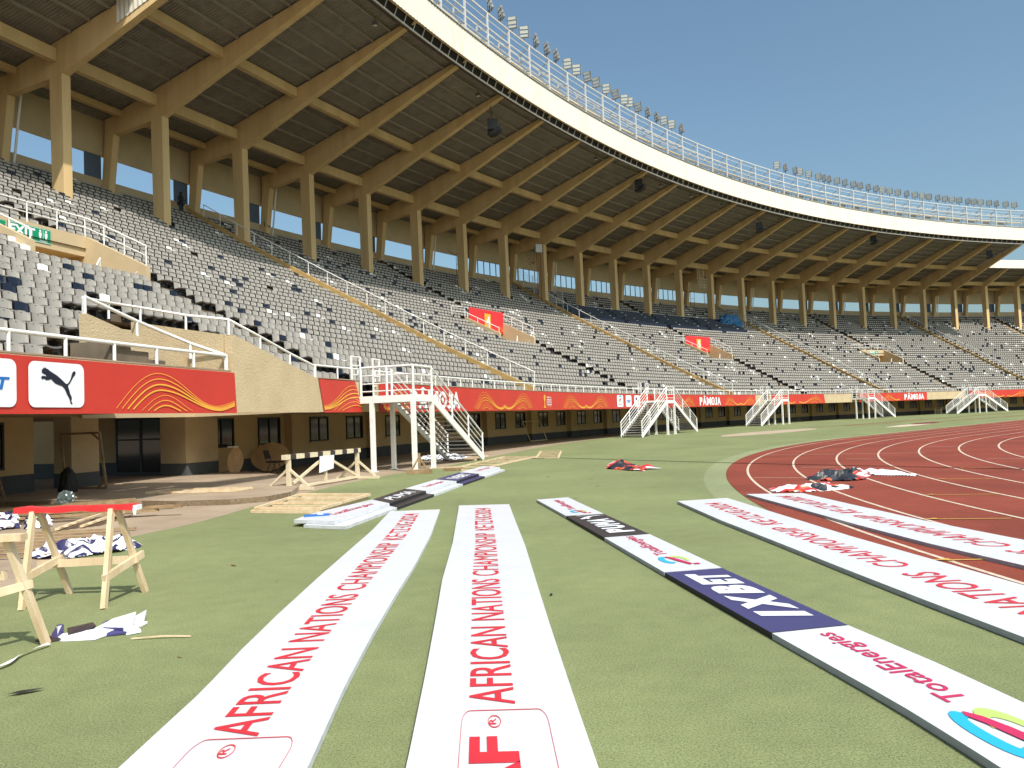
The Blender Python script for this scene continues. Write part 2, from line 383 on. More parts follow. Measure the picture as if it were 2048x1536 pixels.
# ---------------------------------------------------------------- the stand
T0, T1 = -5.0, 27.0
stand = empty('stadium_stand', tuple(S(10, 18, 0)), 'large curved concrete stadium stand painted sand yellow with terraces, columns and cantilever roof', 'stand')
PORT = [(6 * n - .87, 6 * n - .07) for n in range(0, 5)]
def in_portal(t, o): return 9.45 <= o <= 12.75 and any(a <= t <= b for a, b in PORT)
def in_well(t, o): return (o > 21.9 and -2.40 <= t <= -1.62) or (o > 19.5 and -1.66 <= t <= -.90)
NR = 37
brk = sorted(set([round(x, 3) for x in np.arange(T0, T1 + .01, .5)] + [x for p in PORT for x in p] + [-2.40, -1.62, -.90]))
# terrace steps
mb = MB()
for k in range(NR):
    o0, o1 = DW - .35 - .8 * k, DW - .35 - .8 * (k + 1)
    if k == 0: o0 = DW - .15
    if k == 12: pass
    z = zrow(k); zp = zrow(k + 1)
    for a, b in zip(brk[:-1], brk[1:]):
        tm, om = (a + b) / 2, (o0 + o1) / 2
        if in_portal(tm, om) or in_well(tm, om): continue
        mb.face([S(a, o0, z), S(b, o0, z), S(b, o1, z), S(a, o1, z)][::-1])
        mb.face([S(a, o1, z), S(b, o1, z), S(b, o1, zp), S(a, o1, zp)][::-1])
mb.build('terrace', M['conc'], stand)
# underside slab of the terrace (blocks the sun from the rooms below)
mb = MB()
for a, b in zip(brk[:-1], brk[1:]):
    tm = (a + b) / 2
    for oa, ob in ((DW - .2, 21.9), (21.9, 19.5), (19.5, 12.75), (12.75, 9.45), (9.45, -6.2)):
        if in_well(tm, (oa + ob) / 2) or in_portal(tm, (oa + ob) / 2) or (ob < 0 and in_portal(tm, 10)): continue
        za, zb = zrake(oa) - .45, zrake(ob) - .45
        za = max(za, 2.2)
        mb.face([S(a, oa, za), S(b, oa, za), S(b, ob, zb), S(a, ob, zb)])
mb.build('terrace_soffit', M['lower'], stand)
# front parapet wall
def wall_strip(mb, t0, t1, o, z0, z1, th=.2, step=.5):
    ts = list(np.arange(t0, t1, step)) + [t1]
    for a, b in zip(ts[:-1], ts[1:]):
        mb.hexa([S(a, o, z0), S(b, o, z0), S(b, o - th, z0), S(a, o - th, z0)], [S(a, o, z1), S(b, o, z1), S(b, o - th, z1), S(a, o - th, z1)])
GATES = [(-.50, -.30), (5.31, 5.53), (9.64, 9.86), (13.12, 13.34), (17.47, 17.69)]
mb = MB(); wall_strip(mb, T0, -1.645, DW, 2.08, 3.13); mb.build('front_wall', M['rough'], stand)
e = -.942
for g0, g1 in GATES + [(T1, T1)]:
    mb = MB(); wall_strip(mb, e, g0, DW, 2.08, 3.10); mb.build('front_wall', M['rough'], stand); e = g1
    if g1 < T1: mb = MB(); wall_strip(mb, g0 + .002, g1 - .002, DW, 2.08, 2.5); mb.build('gate_sill', M['rough'], stand)
for g0, g1 in [(T0, -1.66)] + [(a, b) for a, b in zip([-.94] + [g[1] for g in GATES], [g[0] for g in GATES] + [T1])]:
    mb = MB(); wall_strip(mb, g0, g1, DW + .01, 3.133, 3.165, .22); mb.build('coping', M['apron'], stand)
# stair block beside the entrance
mb = MB()
th = lambda t: inward(t) * -.25
mb.prism([S(-1.642, DW + .004, 2.07), S(-.945, DW + .004, 2.07), S(-.945, DW + .004, 3.11), S(-1.62, DW + .004, 4.08), S(-1.642, DW + .004, 4.1)], inward(-1.3) * -.25)
mb.build('stair_block_wall', M['rough'], stand)
mb = MB()                                            # return wall running back from the parapet
mb.hexa([S(-1.66, 21.3, 2.3), S(-1.62, 21.3, 2.3), S(-1.62, DW - .26, 2.3), S(-1.66, DW - .26, 2.3)], [S(-1.66, 21.3, 4.62), S(-1.62, 21.3, 4.62), S(-1.62, DW - .26, 4.11), S(-1.66, DW - .26, 4.11)])
mb.build('stairwell_wall', M['rough'], stand)
mb = MB(); mb.hexa([S(-1.62, 19.45, 2.1), S(-.90, 19.45, 2.1), S(-.90, 19.3, 2.1), S(-1.62, 19.3, 2.1)], [S(-1.62, 19.45, 4.72), S(-.90, 19.45, 4.72), S(-.90, 19.3, 4.72), S(-1.62, 19.3, 4.72)])
mb.hexa([S(-.90, 19.3, 2.1), S(-.86, 19.3, 2.1), S(-.86, DW - .26, 2.1), S(-.90, DW - .26, 2.1)], [S(-.90, 19.3, 4.9), S(-.86, 19.3, 4.9), S(-.86, DW - .26, 3.1), S(-.90, DW - .26, 3.1)])
mb.build('stairwell_back_wall', M['paint'], stand)
mb = MB()
mb.prism([S(-2.22, 23.1, 2.9), S(-1.66, 23.1, 2.9), S(-1.66, 23.1, 3.52), S(-2.22, 23.1, 4.30)], inward(-2) * -.2)
mb.build('stair_side_wall', M['rough'], stand)
mb = MB()
for i in range(7):
    t = -2.30 + .09 * i; z = 3.70 - .16 * i; mb.hexa([S(t, 24.1, z - .5), S(t + .1, 24.1, z - .5), S(t + .1, 23.12, z - .5), S(t, 23.12, z - .5)], [S(t, 24.1, z - .1), S(t + .1, 24.1, z - .1), S(t + .1, 23.12, z - .1), S(t, 23.12, z - .1)])
mb.build('inner_steps', M['conc'], stand)

# ground floor
WO = 18.5
for a_ in ((-.66, T1, WO), (T0, -1.62, WO - .7)): mb = MB(); wall_strip(mb, *a_, .0, 2.3, .25); mb.build('ground_wall', M['lower'], stand)
for a_ in ((-.40, T1, WO + .012, .0, .5), (T0, -1.62, WO - .688, 0, .62)): mb = MB(); wall_strip(mb, *a_, .02); mb.build('plinth', M['plinth'], stand)
mb = MB(); W1, W2 = Vector((-23.0, 33.6, 0)), Vector((-12.1, 28.6, 0)); wd = (W2 - W1).normalized(); wn_ = Vector((-wd.y, wd.x, 0))
mb.hexa([W1, W2, W2 + wn_ * .2, W1 + wn_ * .2], [p + Vector((0, 0, 2.5)) for p in (W1, W2, W2 + wn_ * .2, W1 + wn_ * .2)])
if 0: mb.hexa([S(-1.62, 17.8, 0), S(-1.60, 17.8, 0), S(-1.1, 13, 0), S(-1.16, 13, 0)], [S(-1.62, 17.8, 2.5), S(-1.60, 17.8, 2.5), S(-1.1, 13, 2.5), S(-1.16, 13, 2.5)])
mb.build('entrance_wall', M['lower'], stand)
mb = MB(); a, b = W1 - wn_ * .012, W2 - wn_ * .012; mb.hexa([a, b, b + wn_ * .01, a + wn_ * .01], [p + Vector((0, 0, .58)) for p in (a, b, b + wn_ * .01, a + wn_ * .01)]); mb.build('entrance_plinth', M['plinth'], stand)
# ceiling slab above the ground floor walk
mb = MB()
for a, b in zip(brk[:-1], brk[1:]):
    oa = DW - .2
    if in_well((a + b) / 2, 23): oa = 19.4 if (a + b) / 2 > -1.62 else 21.8
    mb.face([S(a, oa, 2.19), S(b, oa, 2.19), S(b, 12, 2.19), S(a, 12, 2.19)])
mb.build('ceiling', M['lower'], stand)
def pillar(name, c, w, d, rz, m=M['rough'], h=2.19):
    mb = MB(); mb.box(c, w, d, h, rz); p = mb.build(name, m, stand)
    mb = MB(); mb.box(Vector(c) + Vector((0, 0, .012)), w + .02, d + .02, .52, rz); q = mb.build('plinth', M['plinth'], p)
    return p
pillar('pillar', (-13.1, 24.35, 0), .72, .95, R(-22))
pillar('pillar', (-11.55, 28.95, .0), 1.18, 1.5, R(-24))
pillar('pillar', tuple(S(-3.3, 18.6, 0)), .7, .9, R(-12))
for n in range(-1, 27):
    t = n + .19
    if t < .1: continue
    c = S(t, WO + .05, 0); mb = MB(); mb.box(c, .62, .9, 2.19, -heading(t)); mb.build('pilaster', M['lower'], stand)
    mb = MB(); mb.box(c + Vector((0, 0, .005)), .64, .92, .5, -heading(t)); mb.build('pilaster_plinth', M['plinth'], stand)
# ground floor windows
def window(t0, t1, o, z0=.98, z1=2.06):
    f = MB(); m_ = .06; dt = m_ / 7.0
    P = lambda t, z, q=0: S(t, o + q, z)
    def fr(ta, tb, za, zb): f.hexa([P(ta, za, .0), P(tb, za, .0), P(tb, za, .05), P(ta, za, .05)], [P(ta, zb, .0), P(tb, zb, .0), P(tb, zb, .05), P(ta, zb, .05)])
    fr(t0, t0 + dt, z0, z1); fr(t1 - dt, t1, z0, z1); fr((t0 + t1) / 2 - dt / 2, (t0 + t1) / 2 + dt / 2, z0, z1); fr(t0 + dt, t1 - dt, z0, z0 + m_); fr(t0 + dt, t1 - dt, z1 - m_, z1)
    w = f.build('window', M['frame'], stand)
    g = MB(); g.face([P(t0 + dt, z0 + m_, .012), P(t1 - dt, z0 + m_, .012), P(t1 - dt, z1, .012), P(t0 + dt, z1, .012)]); g.build('pane', M['glass'], w)
    s_ = MB(); s_.hexa([P(t0 - .01, z0 - .06, 0), P(t1 + .01, z0 - .06, 0), P(t1 + .01, z0 - .06, .1), P(t0 - .01, z0 - .06, .1)], [P(t0 - .01, z0 - .002, 0), P(t1 + .01, z0 - .002, 0), P(t1 + .01, z0 - .002, .1), P(t0 - .01, z0 - .002, .1)]); s_.build('sill', M['lower'], w)
for n in range(-1, 24):
    for a in (.40, .85):
        if n + a < -.7: continue
        window(n + a, n + a + .22, WO)
window(-2.45, -1.77, WO - .7, .78)
# double door in the entrance recess
dr = MB(); d0 = Vector((-14.45, 29.54, .12)) - wn_ * .03; du = wd
for u0, u1, z0, z1 in ((0, .07, 0, 2.06), (1.2, 1.32, 0, 2.06), (2.42, 2.5, 0, 2.06), (.07, 1.2, 1.25, 1.31), (1.32, 2.42, 1.25, 1.31), (.07, 1.2, 0, .12), (1.32, 2.42, 0, .12)):
    a, b = d0 + du * u0, d0 + du * u1
    dr.hexa([a + Vector((0, 0, z0)), b + Vector((0, 0, z0)), b + Vector((0, 0, z0)) + wn_ * .05, a + Vector((0, 0, z0)) + wn_ * .05], [a + Vector((0, 0, z1)), b + Vector((0, 0, z1)), b + Vector((0, 0, z1)) + wn_ * .05, a + Vector((0, 0, z1)) + wn_ * .05])
door = dr.build('double_door', M['frame'], stand)
g = MB(); a, b = d0 + du * .05 + wn_ * .02, d0 + du * 2.45 + wn_ * .02; g.face([a + Vector((0, 0, .05)), b + Vector((0, 0, .05)), b + Vector((0, 0, 2.05)), a + Vector((0, 0, 2.05))]); g.build('pane', M['glass'], door)

# exit portals (vomitories)
for i, (a, b) in enumerate(PORT):
    mb = MB(); ob, of = 9.45, 12.75; dt = .25 / 6.9
    zt, zf = 10.33, 8.70
    for (u0, u1) in ((a - dt, a), (b, b + dt)):
        mb.hexa([S(u0, of, 6.6), S(u1, of, 6.6), S(u1, ob, 6.6), S(u0, ob, 6.6)], [S(u0, of, zf), S(u1, of, zf), S(u1, ob, zt), S(u0, ob, zt)])
    mb.hexa([S(a, ob, 9.42), S(b, ob, 9.42), S(b, ob - .25, 9.42), S(a, ob - .25, 9.42)], [S(a, ob, zt), S(b, ob, zt), S(b, ob - .25, zt), S(a, ob - .25, zt)])
    p = mb.build('exit_portal', M['paint'], stand)
    mb = MB()
    mb.face([S(a, of, 6.9), S(b, of, 6.9), S(b, ob - 6, 6.9), S(a, ob - 6, 6.9)]); mb.face([S(a, ob - 6, 6.9), S(b, ob - 6, 6.9), S(b, ob - 6, 9.5), S(a, ob - 6, 9.5)])
    mb.face([S(a, ob - .2, 9.44), S(b, ob - .2, 9.44), S(b, ob - 6, 9.44), S(a, ob - 6, 9.44)])
    mb.face([S(a, ob, 6.9), S(a, ob - 6, 6.9), S(a, ob - 6, 9.44), S(a, ob, 9.44)]); mb.face([S(b, ob, 6.9), S(b, ob - 6, 6.9), S(b, ob - 6, 9.44), S(b, ob, 9.44)])
    mb.build('tunnel', M['lower'], p)
    mb = MB(); mb.hexa([S(a, of + .16, 7.2), S(b, of + .16, 7.2), S(b, of, 7.2), S(a, of, 7.2)], [S(a, of + .16, 7.8), S(b, of + .16, 7.8), S(b, of, 7.8), S(a, of, 7.8)]); mb.build('threshold', M['conc'], p)

# rear wall with its window band
RO = -5.55
mb = MB(); wall_strip(mb, T0, T1, RO, 16.6, 18.87, .2); mb.build('rear_parapet', M['paint'], stand)
mb = MB(); wall_strip(mb, T0, T1, RO + .02, 20.47, 23.2, .2); mb.build('rear_wall', M['paint'], stand)
for k in range(-4, 27):
    mb = MB(); mb.hexa([S(k + .80, RO - .05, 18.87), S(k + .97, RO - .05, 18.87), S(k + .97, RO - .12, 18.87), S(k + .80, RO - .12, 18.87)], [S(k + .80, RO - .05, 20.47), S(k + .97, RO - .05, 20.47), S(k + .97, RO - .12, 20.47), S(k + .80, RO - .12, 20.47)])
    mb.build('shutter', M['slate'], stand)
for k in range(8, 14):
    mb = MB(); bx = lambda a_, b__, z0, z1: mb.hexa([S(a_, RO - .02, z0), S(b__, RO - .02, z0), S(b__, RO - .1, z0), S(a_, RO - .1, z0)], [S(a_, RO - .02, z1), S(b__, RO - .02, z1), S(b__, RO - .1, z1), S(a_, RO - .1, z1)])
    for q in range(6): t = k + .06 + q * .148; bx(t, t + .01, 18.9, 20.44)
    bx(k + .055, k + .81, 18.871, 18.905); bx(k + .055, k + .81, 20.435, 20.468)
    mb.build('window_bars', M['frame'], stand)

# columns, rafters, tie beams
def zsh(o): return 24.42 + .27 * o                  # underside of the roof sheet of the high roof
K_HI = range(1, 23)
def radial_plate(mb, t, poly, w):
    """polygon in (offset, height) on the radial plane of bay t, thickness w along the stand"""
    d = along(t); mb.prism([S(t, o, z) - d * w / 2 for o, z in poly], d * w)
for k in range(-3, 27):
    low = k < 1 or k > 22
    hc = 22.23 if not low or k < 1 else 22.96
    mb = MB(); radial_plate(mb, k, [(-.85, 14.6), (.06, 14.6), (.0, hc), (-.95, hc - .1)], .58)
    mb.build('column', M['beam'], stand)
    mb = MB(); radial_plate(mb, k, [(-5.65, 17.0), (-5.05, 17.0), (-4.36, 21.87), (-5.2, 21.87)], .5)
    mb.build('rear_column', M['beam'], stand)
    mb = MB()
    if not low: poly = [(-5.2, 21.8), (-4.3, 21.8), (-.95, 22.1), (.0, 22.23), (14.31, 27.80), (14.31, 28.10), (-5.2, 22.9)]
    elif k < 1: poly = [(-5.2, 21.8), (-.95, 22.1), (.0, 22.23), (5.5, 24.37), (5.5, 25.7), (-5.2, 22.9)]
    else: poly = [(-5.2, 21.8), (-.95, 22.6), (.0, 22.96), (5.1, 25.45), (5.1, 25.9), (-.5, 23.9), (-5.2, 22.9)]
    radial_plate(mb, k, poly, .46); mb.build('rafter', M['beam'], stand)
w2 = .25 / 7
def cross_bar(name, k, o, z0, z1, th, m, gap=w2, parent=stand):
    a, b = k + gap, k + 1 - gap; mb = MB()
    mb.hexa([S(a, o + th / 2, z0), S(b, o + th / 2, z0), S(b, o - th / 2, z0), S(a, o - th / 2, z0)], [S(a, o + th / 2, z1), S(b, o + th / 2, z1), S(b, o - th / 2, z1), S(a, o - th / 2, z1)])
    return mb.build(name, m, parent)
for k in range(-3, 26):
    cross_bar('tie_beam', k, -.62, 23.0 if k < 22 else 23.3, 23.75 if k < 22 else 23.95, .4, M['beam'])
    cross_bar('tie_beam', k, -3.75, 22.85, 23.25, .35, M['beam'])
    if 1 <= k < 22: cross_bar('tie_beam', k, 5.05, 25.0, 25.64, .4, M['beam'])
# purlins: the near hundred as parts, the far ones as one
far_p = MB(); npur = 0
for k in range(-3, 26):
    hi = 1 <= k < 22
    offs = [-4.6, -2.3, .7, 2.15, 3.6, 6.4, 7.75, 9.1, 10.45, 11.8, 13.2] if hi else [-4.6, -2.3, .7, 2.15, 3.6, 5.0]
    for o in offs:
        if k >= 22: zt = 23.97 + (5.8 * .4 + 1.1) / 11.3 * 0 + (.40 * 5.8 + 1.1) / 11.3 * (o - 5.3) + .40 * 5.8 + .0
        else: zt = zsh(o)
        a, b = k + w2, k + 1 - w2; n0 = 100
        mb = MB() if npur < n0 else far_p
        mb.bar(S(a, o, zt - .13), S(b, o, zt - .13), .07, .2)
        mb.bar(S(a, o + .05, zt - .225), S(b, o + .05, zt - .225), .12, .02)
        if npur < n0: mb.build('purlin', M['purlin'], stand)
        npur += 1
tag(far_p.build('purlin', M['purlin'], stand), kind='stuff')
# corrugated roof sheets
def roof_sheet(k, o0, o1, zf, m=M['sheet']):
    mb = MB(); n = 34; pts = []
    for i in range(n):
        for q, dz in ((0, 0), (.45, 0), (.55, .045), (.95, .045)): pts.append(((i + q) / n, dz))
    pts.append((1, 0)); base = len(mb.v)
    for u, dz in pts:
        for o in (o0, o1): mb.v.append(tuple(S(k + u, o, zf(o) + dz)))
    for i in range(len(pts) - 1):
        j = 2 * i; mb.f.append((j, j + 1, j + 3, j + 2)); mb.mi.append(0)
    return mb.build('roof_sheet', m, stand)
for k in range(-3, 26):
    if 1 <= k < 22: roof_sheet(k, -6.0, 14.35, zsh)
    elif k < 1: roof_sheet(k, -6.0, 5.6, zsh)
    else: roof_sheet(k, -6.0, 5.3, lambda o: 24.0 + (.40 if o > -.5 else .2) * (o + .5))
# high roof front: soffit, chords, ribs, fascia
def strip_quad(mb, t0, t1, prof, step=.25):
    ts = list(np.arange(t0, t1 - 1e-6, step)) + [t1]
    for a, b in zip(ts[:-1], ts[1:]):
        for (o0, z0), (o1, z1) in zip(prof[:-1], prof[1:]): mb.face([S(a, o0, z0), S(b, o0, z0), S(b, o1, z1), S(a, o1, z1)])
mb = MB(); strip_quad(mb, 1, 22, [(14.05, 28.1), (14.12, 27.86), (14.62, 27.62), (14.66, 27.9)]); mb.build('gutter', M['gutter'], stand)
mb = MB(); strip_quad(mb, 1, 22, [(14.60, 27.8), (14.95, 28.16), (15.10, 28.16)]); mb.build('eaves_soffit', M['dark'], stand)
mb = MB(); mb.tube([S(t, 14.80, 27.56) for t in np.arange(1, 22.01, .25)], .065, 6); mb.build('lower_chord', M['steel'], stand)
rb = MB(); nr = 0
for t in np.arange(1, 22.01, 1 / 6):
    m_ = MB() if nr < 99 else rb; nr += 1
    m_.bar(S(t, 14.82, 27.58), S(t, 15.06, 28.12), .05, .05)
    if m_ is not rb: m_.build('rib', M['steel'], stand)
tag(rb.build('rib', M['steel'], stand), kind='stuff')
mb = MB()
for a, b in zip(np.arange(1, 22, .5), np.arange(1.5, 22.1, .5)): mb.bar(S(a, 15.1, 28.2), S(b, 15.1, 28.2), .16, .16)
mb.build('upper_chord', M['beam'], stand)
for k in K_HI:
    mb = MB(); mb.bar(S(k, 14.2, 27.93), S(k, 15.1, 28.15), .14, .2); mb.build('rafter_tip', M['beam'], stand)
mb = MB(); n = 0                                     # ribbed white fascia sheet
ts = np.arange(0.985, 22.02, 1 / 36); pr = []
for i, t in enumerate(ts): pr.append((t, .0 if i % 2 else .035))
for (ta, da), (tb, db_) in zip(pr[:-1], pr[1:]): mb.face([S(ta, 15.2 + da, 28.13), S(tb, 15.2 + db_, 28.13), S(tb, 15.14 + db_, 30.27), S(ta, 15.14 + da, 30.27)])
mb.build('fascia', M['fascia'], stand)
mb = MB(); strip_quad(mb, .98, 22.02, [(15.24, 30.262), (15.24, 30.33), (13.6, 30.33)]); mb.build('fascia_cap', M['steel'], stand)
mb = MB(); strip_quad(mb, 22, T1, [(5.5, 25.42), (5.45, 26.9), (5.0, 26.9)], .25); mb.build('low_fascia', M['fascia'], stand)
mb = MB(); strip_quad(mb, -4, .96, [(5.62, 25.7), (5.64, 26.1), (5.2, 26.1)], .25); mb.build('low_fascia', M['fascia'], stand)
for t in (1, 22):                                    # ribbed end cladding of the high roof
    mb = MB(); s_ = -1 if t == 1 else 1; d = along(t) * (.26 * s_); prev = None
    for i, o in enumerate(np.arange(4.15, 15.2, .16)):
        dd = d * (1.0 if i % 2 else 1.12); zb = 22.62 + .388 * o
        cur = (S(t, o, zb) + dd, S(t, o, 30.27) + dd)
        if prev: mb.face([prev[0], cur[0], cur[1], prev[1]])
        prev = cur
    mb.build('end_cladding', M['fascia'], stand)
mb = MB(); strip_quad(mb, 1, 22, [(14.0, 28.3), (13.55, 30.3)], .5); mb.build('fascia_back', M['purlin'], stand)
# rain pipes beside the rear columns
for k in (1, 4, 7, 10, 13, 16, 19, 22):
    mb = MB(); mb.tube([S(k + .07, -5.0, 17.3), S(k + .1, -4.55, 22.2)], .075, 8); mb.build('rain_pipe', M['white'], stand, smooth=True)
# radial aisles: kerbs and steps
AIS_R = [-3.05, 2.95, 9.05, 15.02, 20.8]            # aisles with handrail and kerb
AIS_G = [-.17, 5.85, 11.8, 17.75, 23.7]             # plain aisles over the exit portals
def aisle_off(t, k):
    """true when a seat at bay t in row k stands on an aisle"""
    o = DW - .95 - .8 * k
    for a in AIS_R:
        if abs(t - (a + skew(o))) < .088: return True
    for a in AIS_G:
        c = a + (.12 + skew(o) if o < 20 and o > 11 else skew(o) + (.05 if o > 11 else 0))
        if abs(t - c) < (.095 if o > 11 else .075): return True
    return False
for a in AIS_R:
    mb = MB(); pts = []
    for o in np.arange(DW - .4, -5.0, -1.2): pts.append((a - .085 + skew(o), o, zrake(o) + .72))
    for (t0, o0, z0), (t1, o1, z1) in zip(pts[:-1], pts[1:]):
        w = .09 / 7
        mb.hexa([S(t0 - w, o0, z0 - .75), S(t0 + w, o0, z0 - .75), S(t1 + w, o1, z1 - .75), S(t1 - w, o1, z1 - .75)], [S(t0 - w, o0, z0), S(t0 + w, o0, z0), S(t1 + w, o1, z1), S(t1 - w, o1, z1)])
    mb.build('aisle_kerb', M['kerbtan'], stand)
for a in AIS_R + AIS_G:
    mb = MB()
    for k in range(NR - 1):
        o = DW - .35 - .8 * (k + 1) + .2; t = a + skew(o) + (.03 if a in AIS_G and o > 11 else 0); z = zrow(k)
        if in_portal(t, o) or in_portal(t, o + .4): continue
        mb.hexa([S(t - .08, o + .2, z), S(t + .08, o + .2, z), S(t + .08, o - .18, z), S(t - .08, o - .18, z)], [S(t - .08, o + .2, z + .19), S(t + .08, o + .2, z + .19), S(t + .08, o - .18, z + .19), S(t - .08, o - .18, z + .19)])
    mb.build('aisle_steps', M['kerbtan'] if a in AIS_G else M['conc'], stand)

# ---------------------------------------------------------------- seats
# template in local axes: x along the row, y towards the back, z up; origin on the tread below the seat front
def seat_meshes(lod):
    back = MB()
    if lod:
        xs = [-.205, -.19, -.155, -.06, .06, .155, .19, .205]; ys = [-.045, -.014, .0, .012, .012, 0, -.014, -.045]; zs = [.34, .48, .60, .695, .73]
    else:
        xs = [-.202, -.165, .165, .202]; ys = [-.04, 0, 0, -.04]; zs = [.34, .68, .73]
    def P(i, j, q):
        x, y, z = xs[i], ys[i], zs[j]; s = 1 - .05 * (zs[-1] - z) / .5; x *= s
        if j == len(zs) - 1: z -= .055 * (abs(x) / .20) ** 4; x *= .92
        return (x, y + .10 * (z - .3) + q, z)
    for q, flip in ((0, False), (.025, True)):
        if not lod and q: continue
        for i in range(len(xs) - 1):
            for j in range(len(zs) - 1):
                f = [P(i, j, q), P(i + 1, j, q), P(i + 1, j + 1, q), P(i, j + 1, q)]; back.face(f[::-1] if flip else f)
    if lod:
        n = len(xs) - 1; m_ = len(zs) - 1
        for i in range(n): back.face([P(i, m_, 0), P(i + 1, m_, 0), P(i + 1, m_, .025), P(i, m_, .025)])
        for j in range(m_): back.face([P(0, j, .025), P(0, j, 0), P(0, j + 1, 0), P(0, j + 1, .025)]); back.face([P(n, j, 0), P(n, j, .025), P(n, j + 1, .025), P(n, j + 1, 0)])
        back.m = 1; back.face([(-.02, .0445, .675), (.02, .0445, .675), (.02, .0462, .69), (-.02, .0462, .69)]); back.m = 0
    pan = MB()
    X = [-.21, -.1, 0, .1, .21] if lod else [-.21, .21]
    for i in range(len(X) - 1):
        h = lambda x: .375 + .03 * (x / .21) ** 2 - .01
        a, b = X[i], X[i + 1]
        pan.hexa([(a, -.40, h(a)), (b, -.40, h(b)), (b, -.01, h(b) - .03), (a, -.01, h(a) - .03)], [(a, -.38, h(a) + .045), (b, -.38, h(b) + .045), (b, -.01, h(b)), (a, -.01, h(a))])
    leg = MB(); leg.box((0, -.12, 0), .10, .16, .32); leg.box((0, .0, .2), .3, .05, .14)
    return back, pan, leg
b_, p_, l_ = seat_meshes(True)
tmp = empty('tmp', (0, 0, 0)); SEATM = {}
for key, m in (('grey', M['grey']), ('navy', M['navy']), ('white', M['wseat'])):
    SEATM[key] = (b_.build('backrest', [m, M['slot']], tmp).data, p_.build('seat_pan', M['pan'] if key == 'grey' else m, tmp).data)
legme = l_.build('seat_bracket', M['slot'], tmp).data
for o in list(tmp.children): bpy.data.objects.remove(o)
bpy.data.objects.remove(tmp)
rnd = random.Random(11)
DESK = (9.2, 14.45, 25, 29)
def gap_strip(x, y): return (46 < x < 190 and abs(y - (612 + (x - 60) * .2)) < 12)
seats = []
for k in range(NR - 1):
    o = DW - .95 - .8 * k; z = zrow(k)
    L = 7.35 * (1 - o / 169.0); nt = int((T1 - T0) * L / .475)
    for i in range(nt):
        t = T0 + (i + .5 + .21 * (k % 2)) * .475 / L
        c = rnd.random(); r2 = rnd.random(); jit = rnd.uniform(-.015, .015)
        if aisle_off(t, k) or t > 26.8: continue
        if 8.2 < o < 12.6 and any(a - .05 < t < b + .05 for a, b in PORT): continue
        if 9.3 < o < 13.0 and any(a - .05 < t < b + .05 for a, b in PORT): continue
        if (k == 0 and -2.42 < t < -.94) or (k == 1 and -2.28 < t < -1.2) or (k == 2 and -2.1 < t < -1.5) or (k == 3 and -1.72 < t < -1.6) or (k <= 5 and -1.68 < t < -.84): continue
        if abs(o + .4) < .7 and abs(t - round(t)) < .06: continue
        if o < -4.4 and abs(t - round(t)) < .05: continue
        if DESK[0] < t < DESK[1] and DESK[2] <= k <= DESK[3]: continue
        p = S(t, o, z); x, y = px_of((p.x, p.y, p.z + .55))
        if x < -260 or x > 2300: continue
        if gap_strip(x, y) and k in (2, 3): continue
        col = 'navy' if c < .042 else ('white' if c < .060 else 'grey')
        if col == 'grey' and r2 < .004: continue
        seats.append((p, -heading(t) + math.pi / 2 + jit, col, k, x, y, t))
vis = [s for s in seats if 0 <= s[4] <= 2048 and 380 < s[5] < 830 and s[6] < 1.5]
vis.sort(key=lambda s: s[0].length)
near = set(id(s) for s in vis[:290])
# ordinal of each individual seat inside its row, counted from the left edge of the photo
rows = {}
for s in seats:
    if s[4] >= 0: rows.setdefault(s[3], []).append(s)
for k in rows: rows[k].sort(key=lambda s: s[4])
CN = {'grey': 'grey', 'navy': 'dark navy', 'white': 'white'}
for k in sorted(rows):
    for n, s in enumerate(rows[k]):
        if id(s) not in near: continue
        r = empty('grandstand_chair', s[0], '%s plastic seat, %s from the left edge in the %s row up' % (CN[s[2]], ordn(n + 1), ordn(k + 1)), 'seat', 'seats on the terraces', rz=s[1])
        inst(SEATM[s[2]][0], 'backrest', r); inst(SEATM[s[2]][1], 'seat_pan', r); inst(legme, 'seat_bracket', r)
# all other seats as one object
bk, pn, lg = seat_meshes(False)
tv = np.array(bk.v + pn.v + lg.v); fl = []; off = 0
for q in (bk, pn, lg):
    for f in q.f: fl.append((tuple(i + off for i in f), 0 if q is bk else (1 if q is pn else 2)))
    off += len(q.v)
V, F, MI = [], [], []; nb = 0
cidx = {'grey': 0, 'navy': 1, 'white': 2}
for s in seats:
    if id(s) in near: continue
    ca, sa = math.cos(s[1]), math.sin(s[1])
    v = np.empty_like(tv); v[:, 0] = s[0].x + tv[:, 0] * ca - tv[:, 1] * sa; v[:, 1] = s[0].y + tv[:, 0] * sa + tv[:, 1] * ca; v[:, 2] = s[0].z + tv[:, 2]
    V.append(v); ci = cidx[s[2]]
    for f, kd in fl: F.append([i + nb for i in f]); MI.append(3 if kd == 2 else (4 if kd == 1 and ci == 0 else ci))
    nb += len(tv)
V = np.concatenate(V); me = bpy.data.meshes.new('stadium_seats')
me.vertices.add(len(V)); me.vertices.foreach_set('co', V.ravel())
me.loops.add(sum(len(f) for f in F)); me.loops.foreach_set('vertex_index', [i for f in F for i in f])
me.polygons.add(len(F)); st = np.cumsum([0] + [len(f) for f in F[:-1]]); me.polygons.foreach_set('loop_start', st.astype(int)); me.polygons.foreach_set('loop_total', [len(f) for f in F])
for m in (M['grey'], M['navy'], M['wseat'], M['slot'], M['pan']): me.materials.append(m)
me.polygons.foreach_set('material_index', MI); me.update(calc_edges=True); me.validate()
o = bpy.data.objects.new('stadium_seats', me); C.objects.link(o)
tag(o, 'mass of grey plastic seats with scattered navy and white ones on the far terraces', 'seats', None, 'stuff')
print('seats', len(seats))

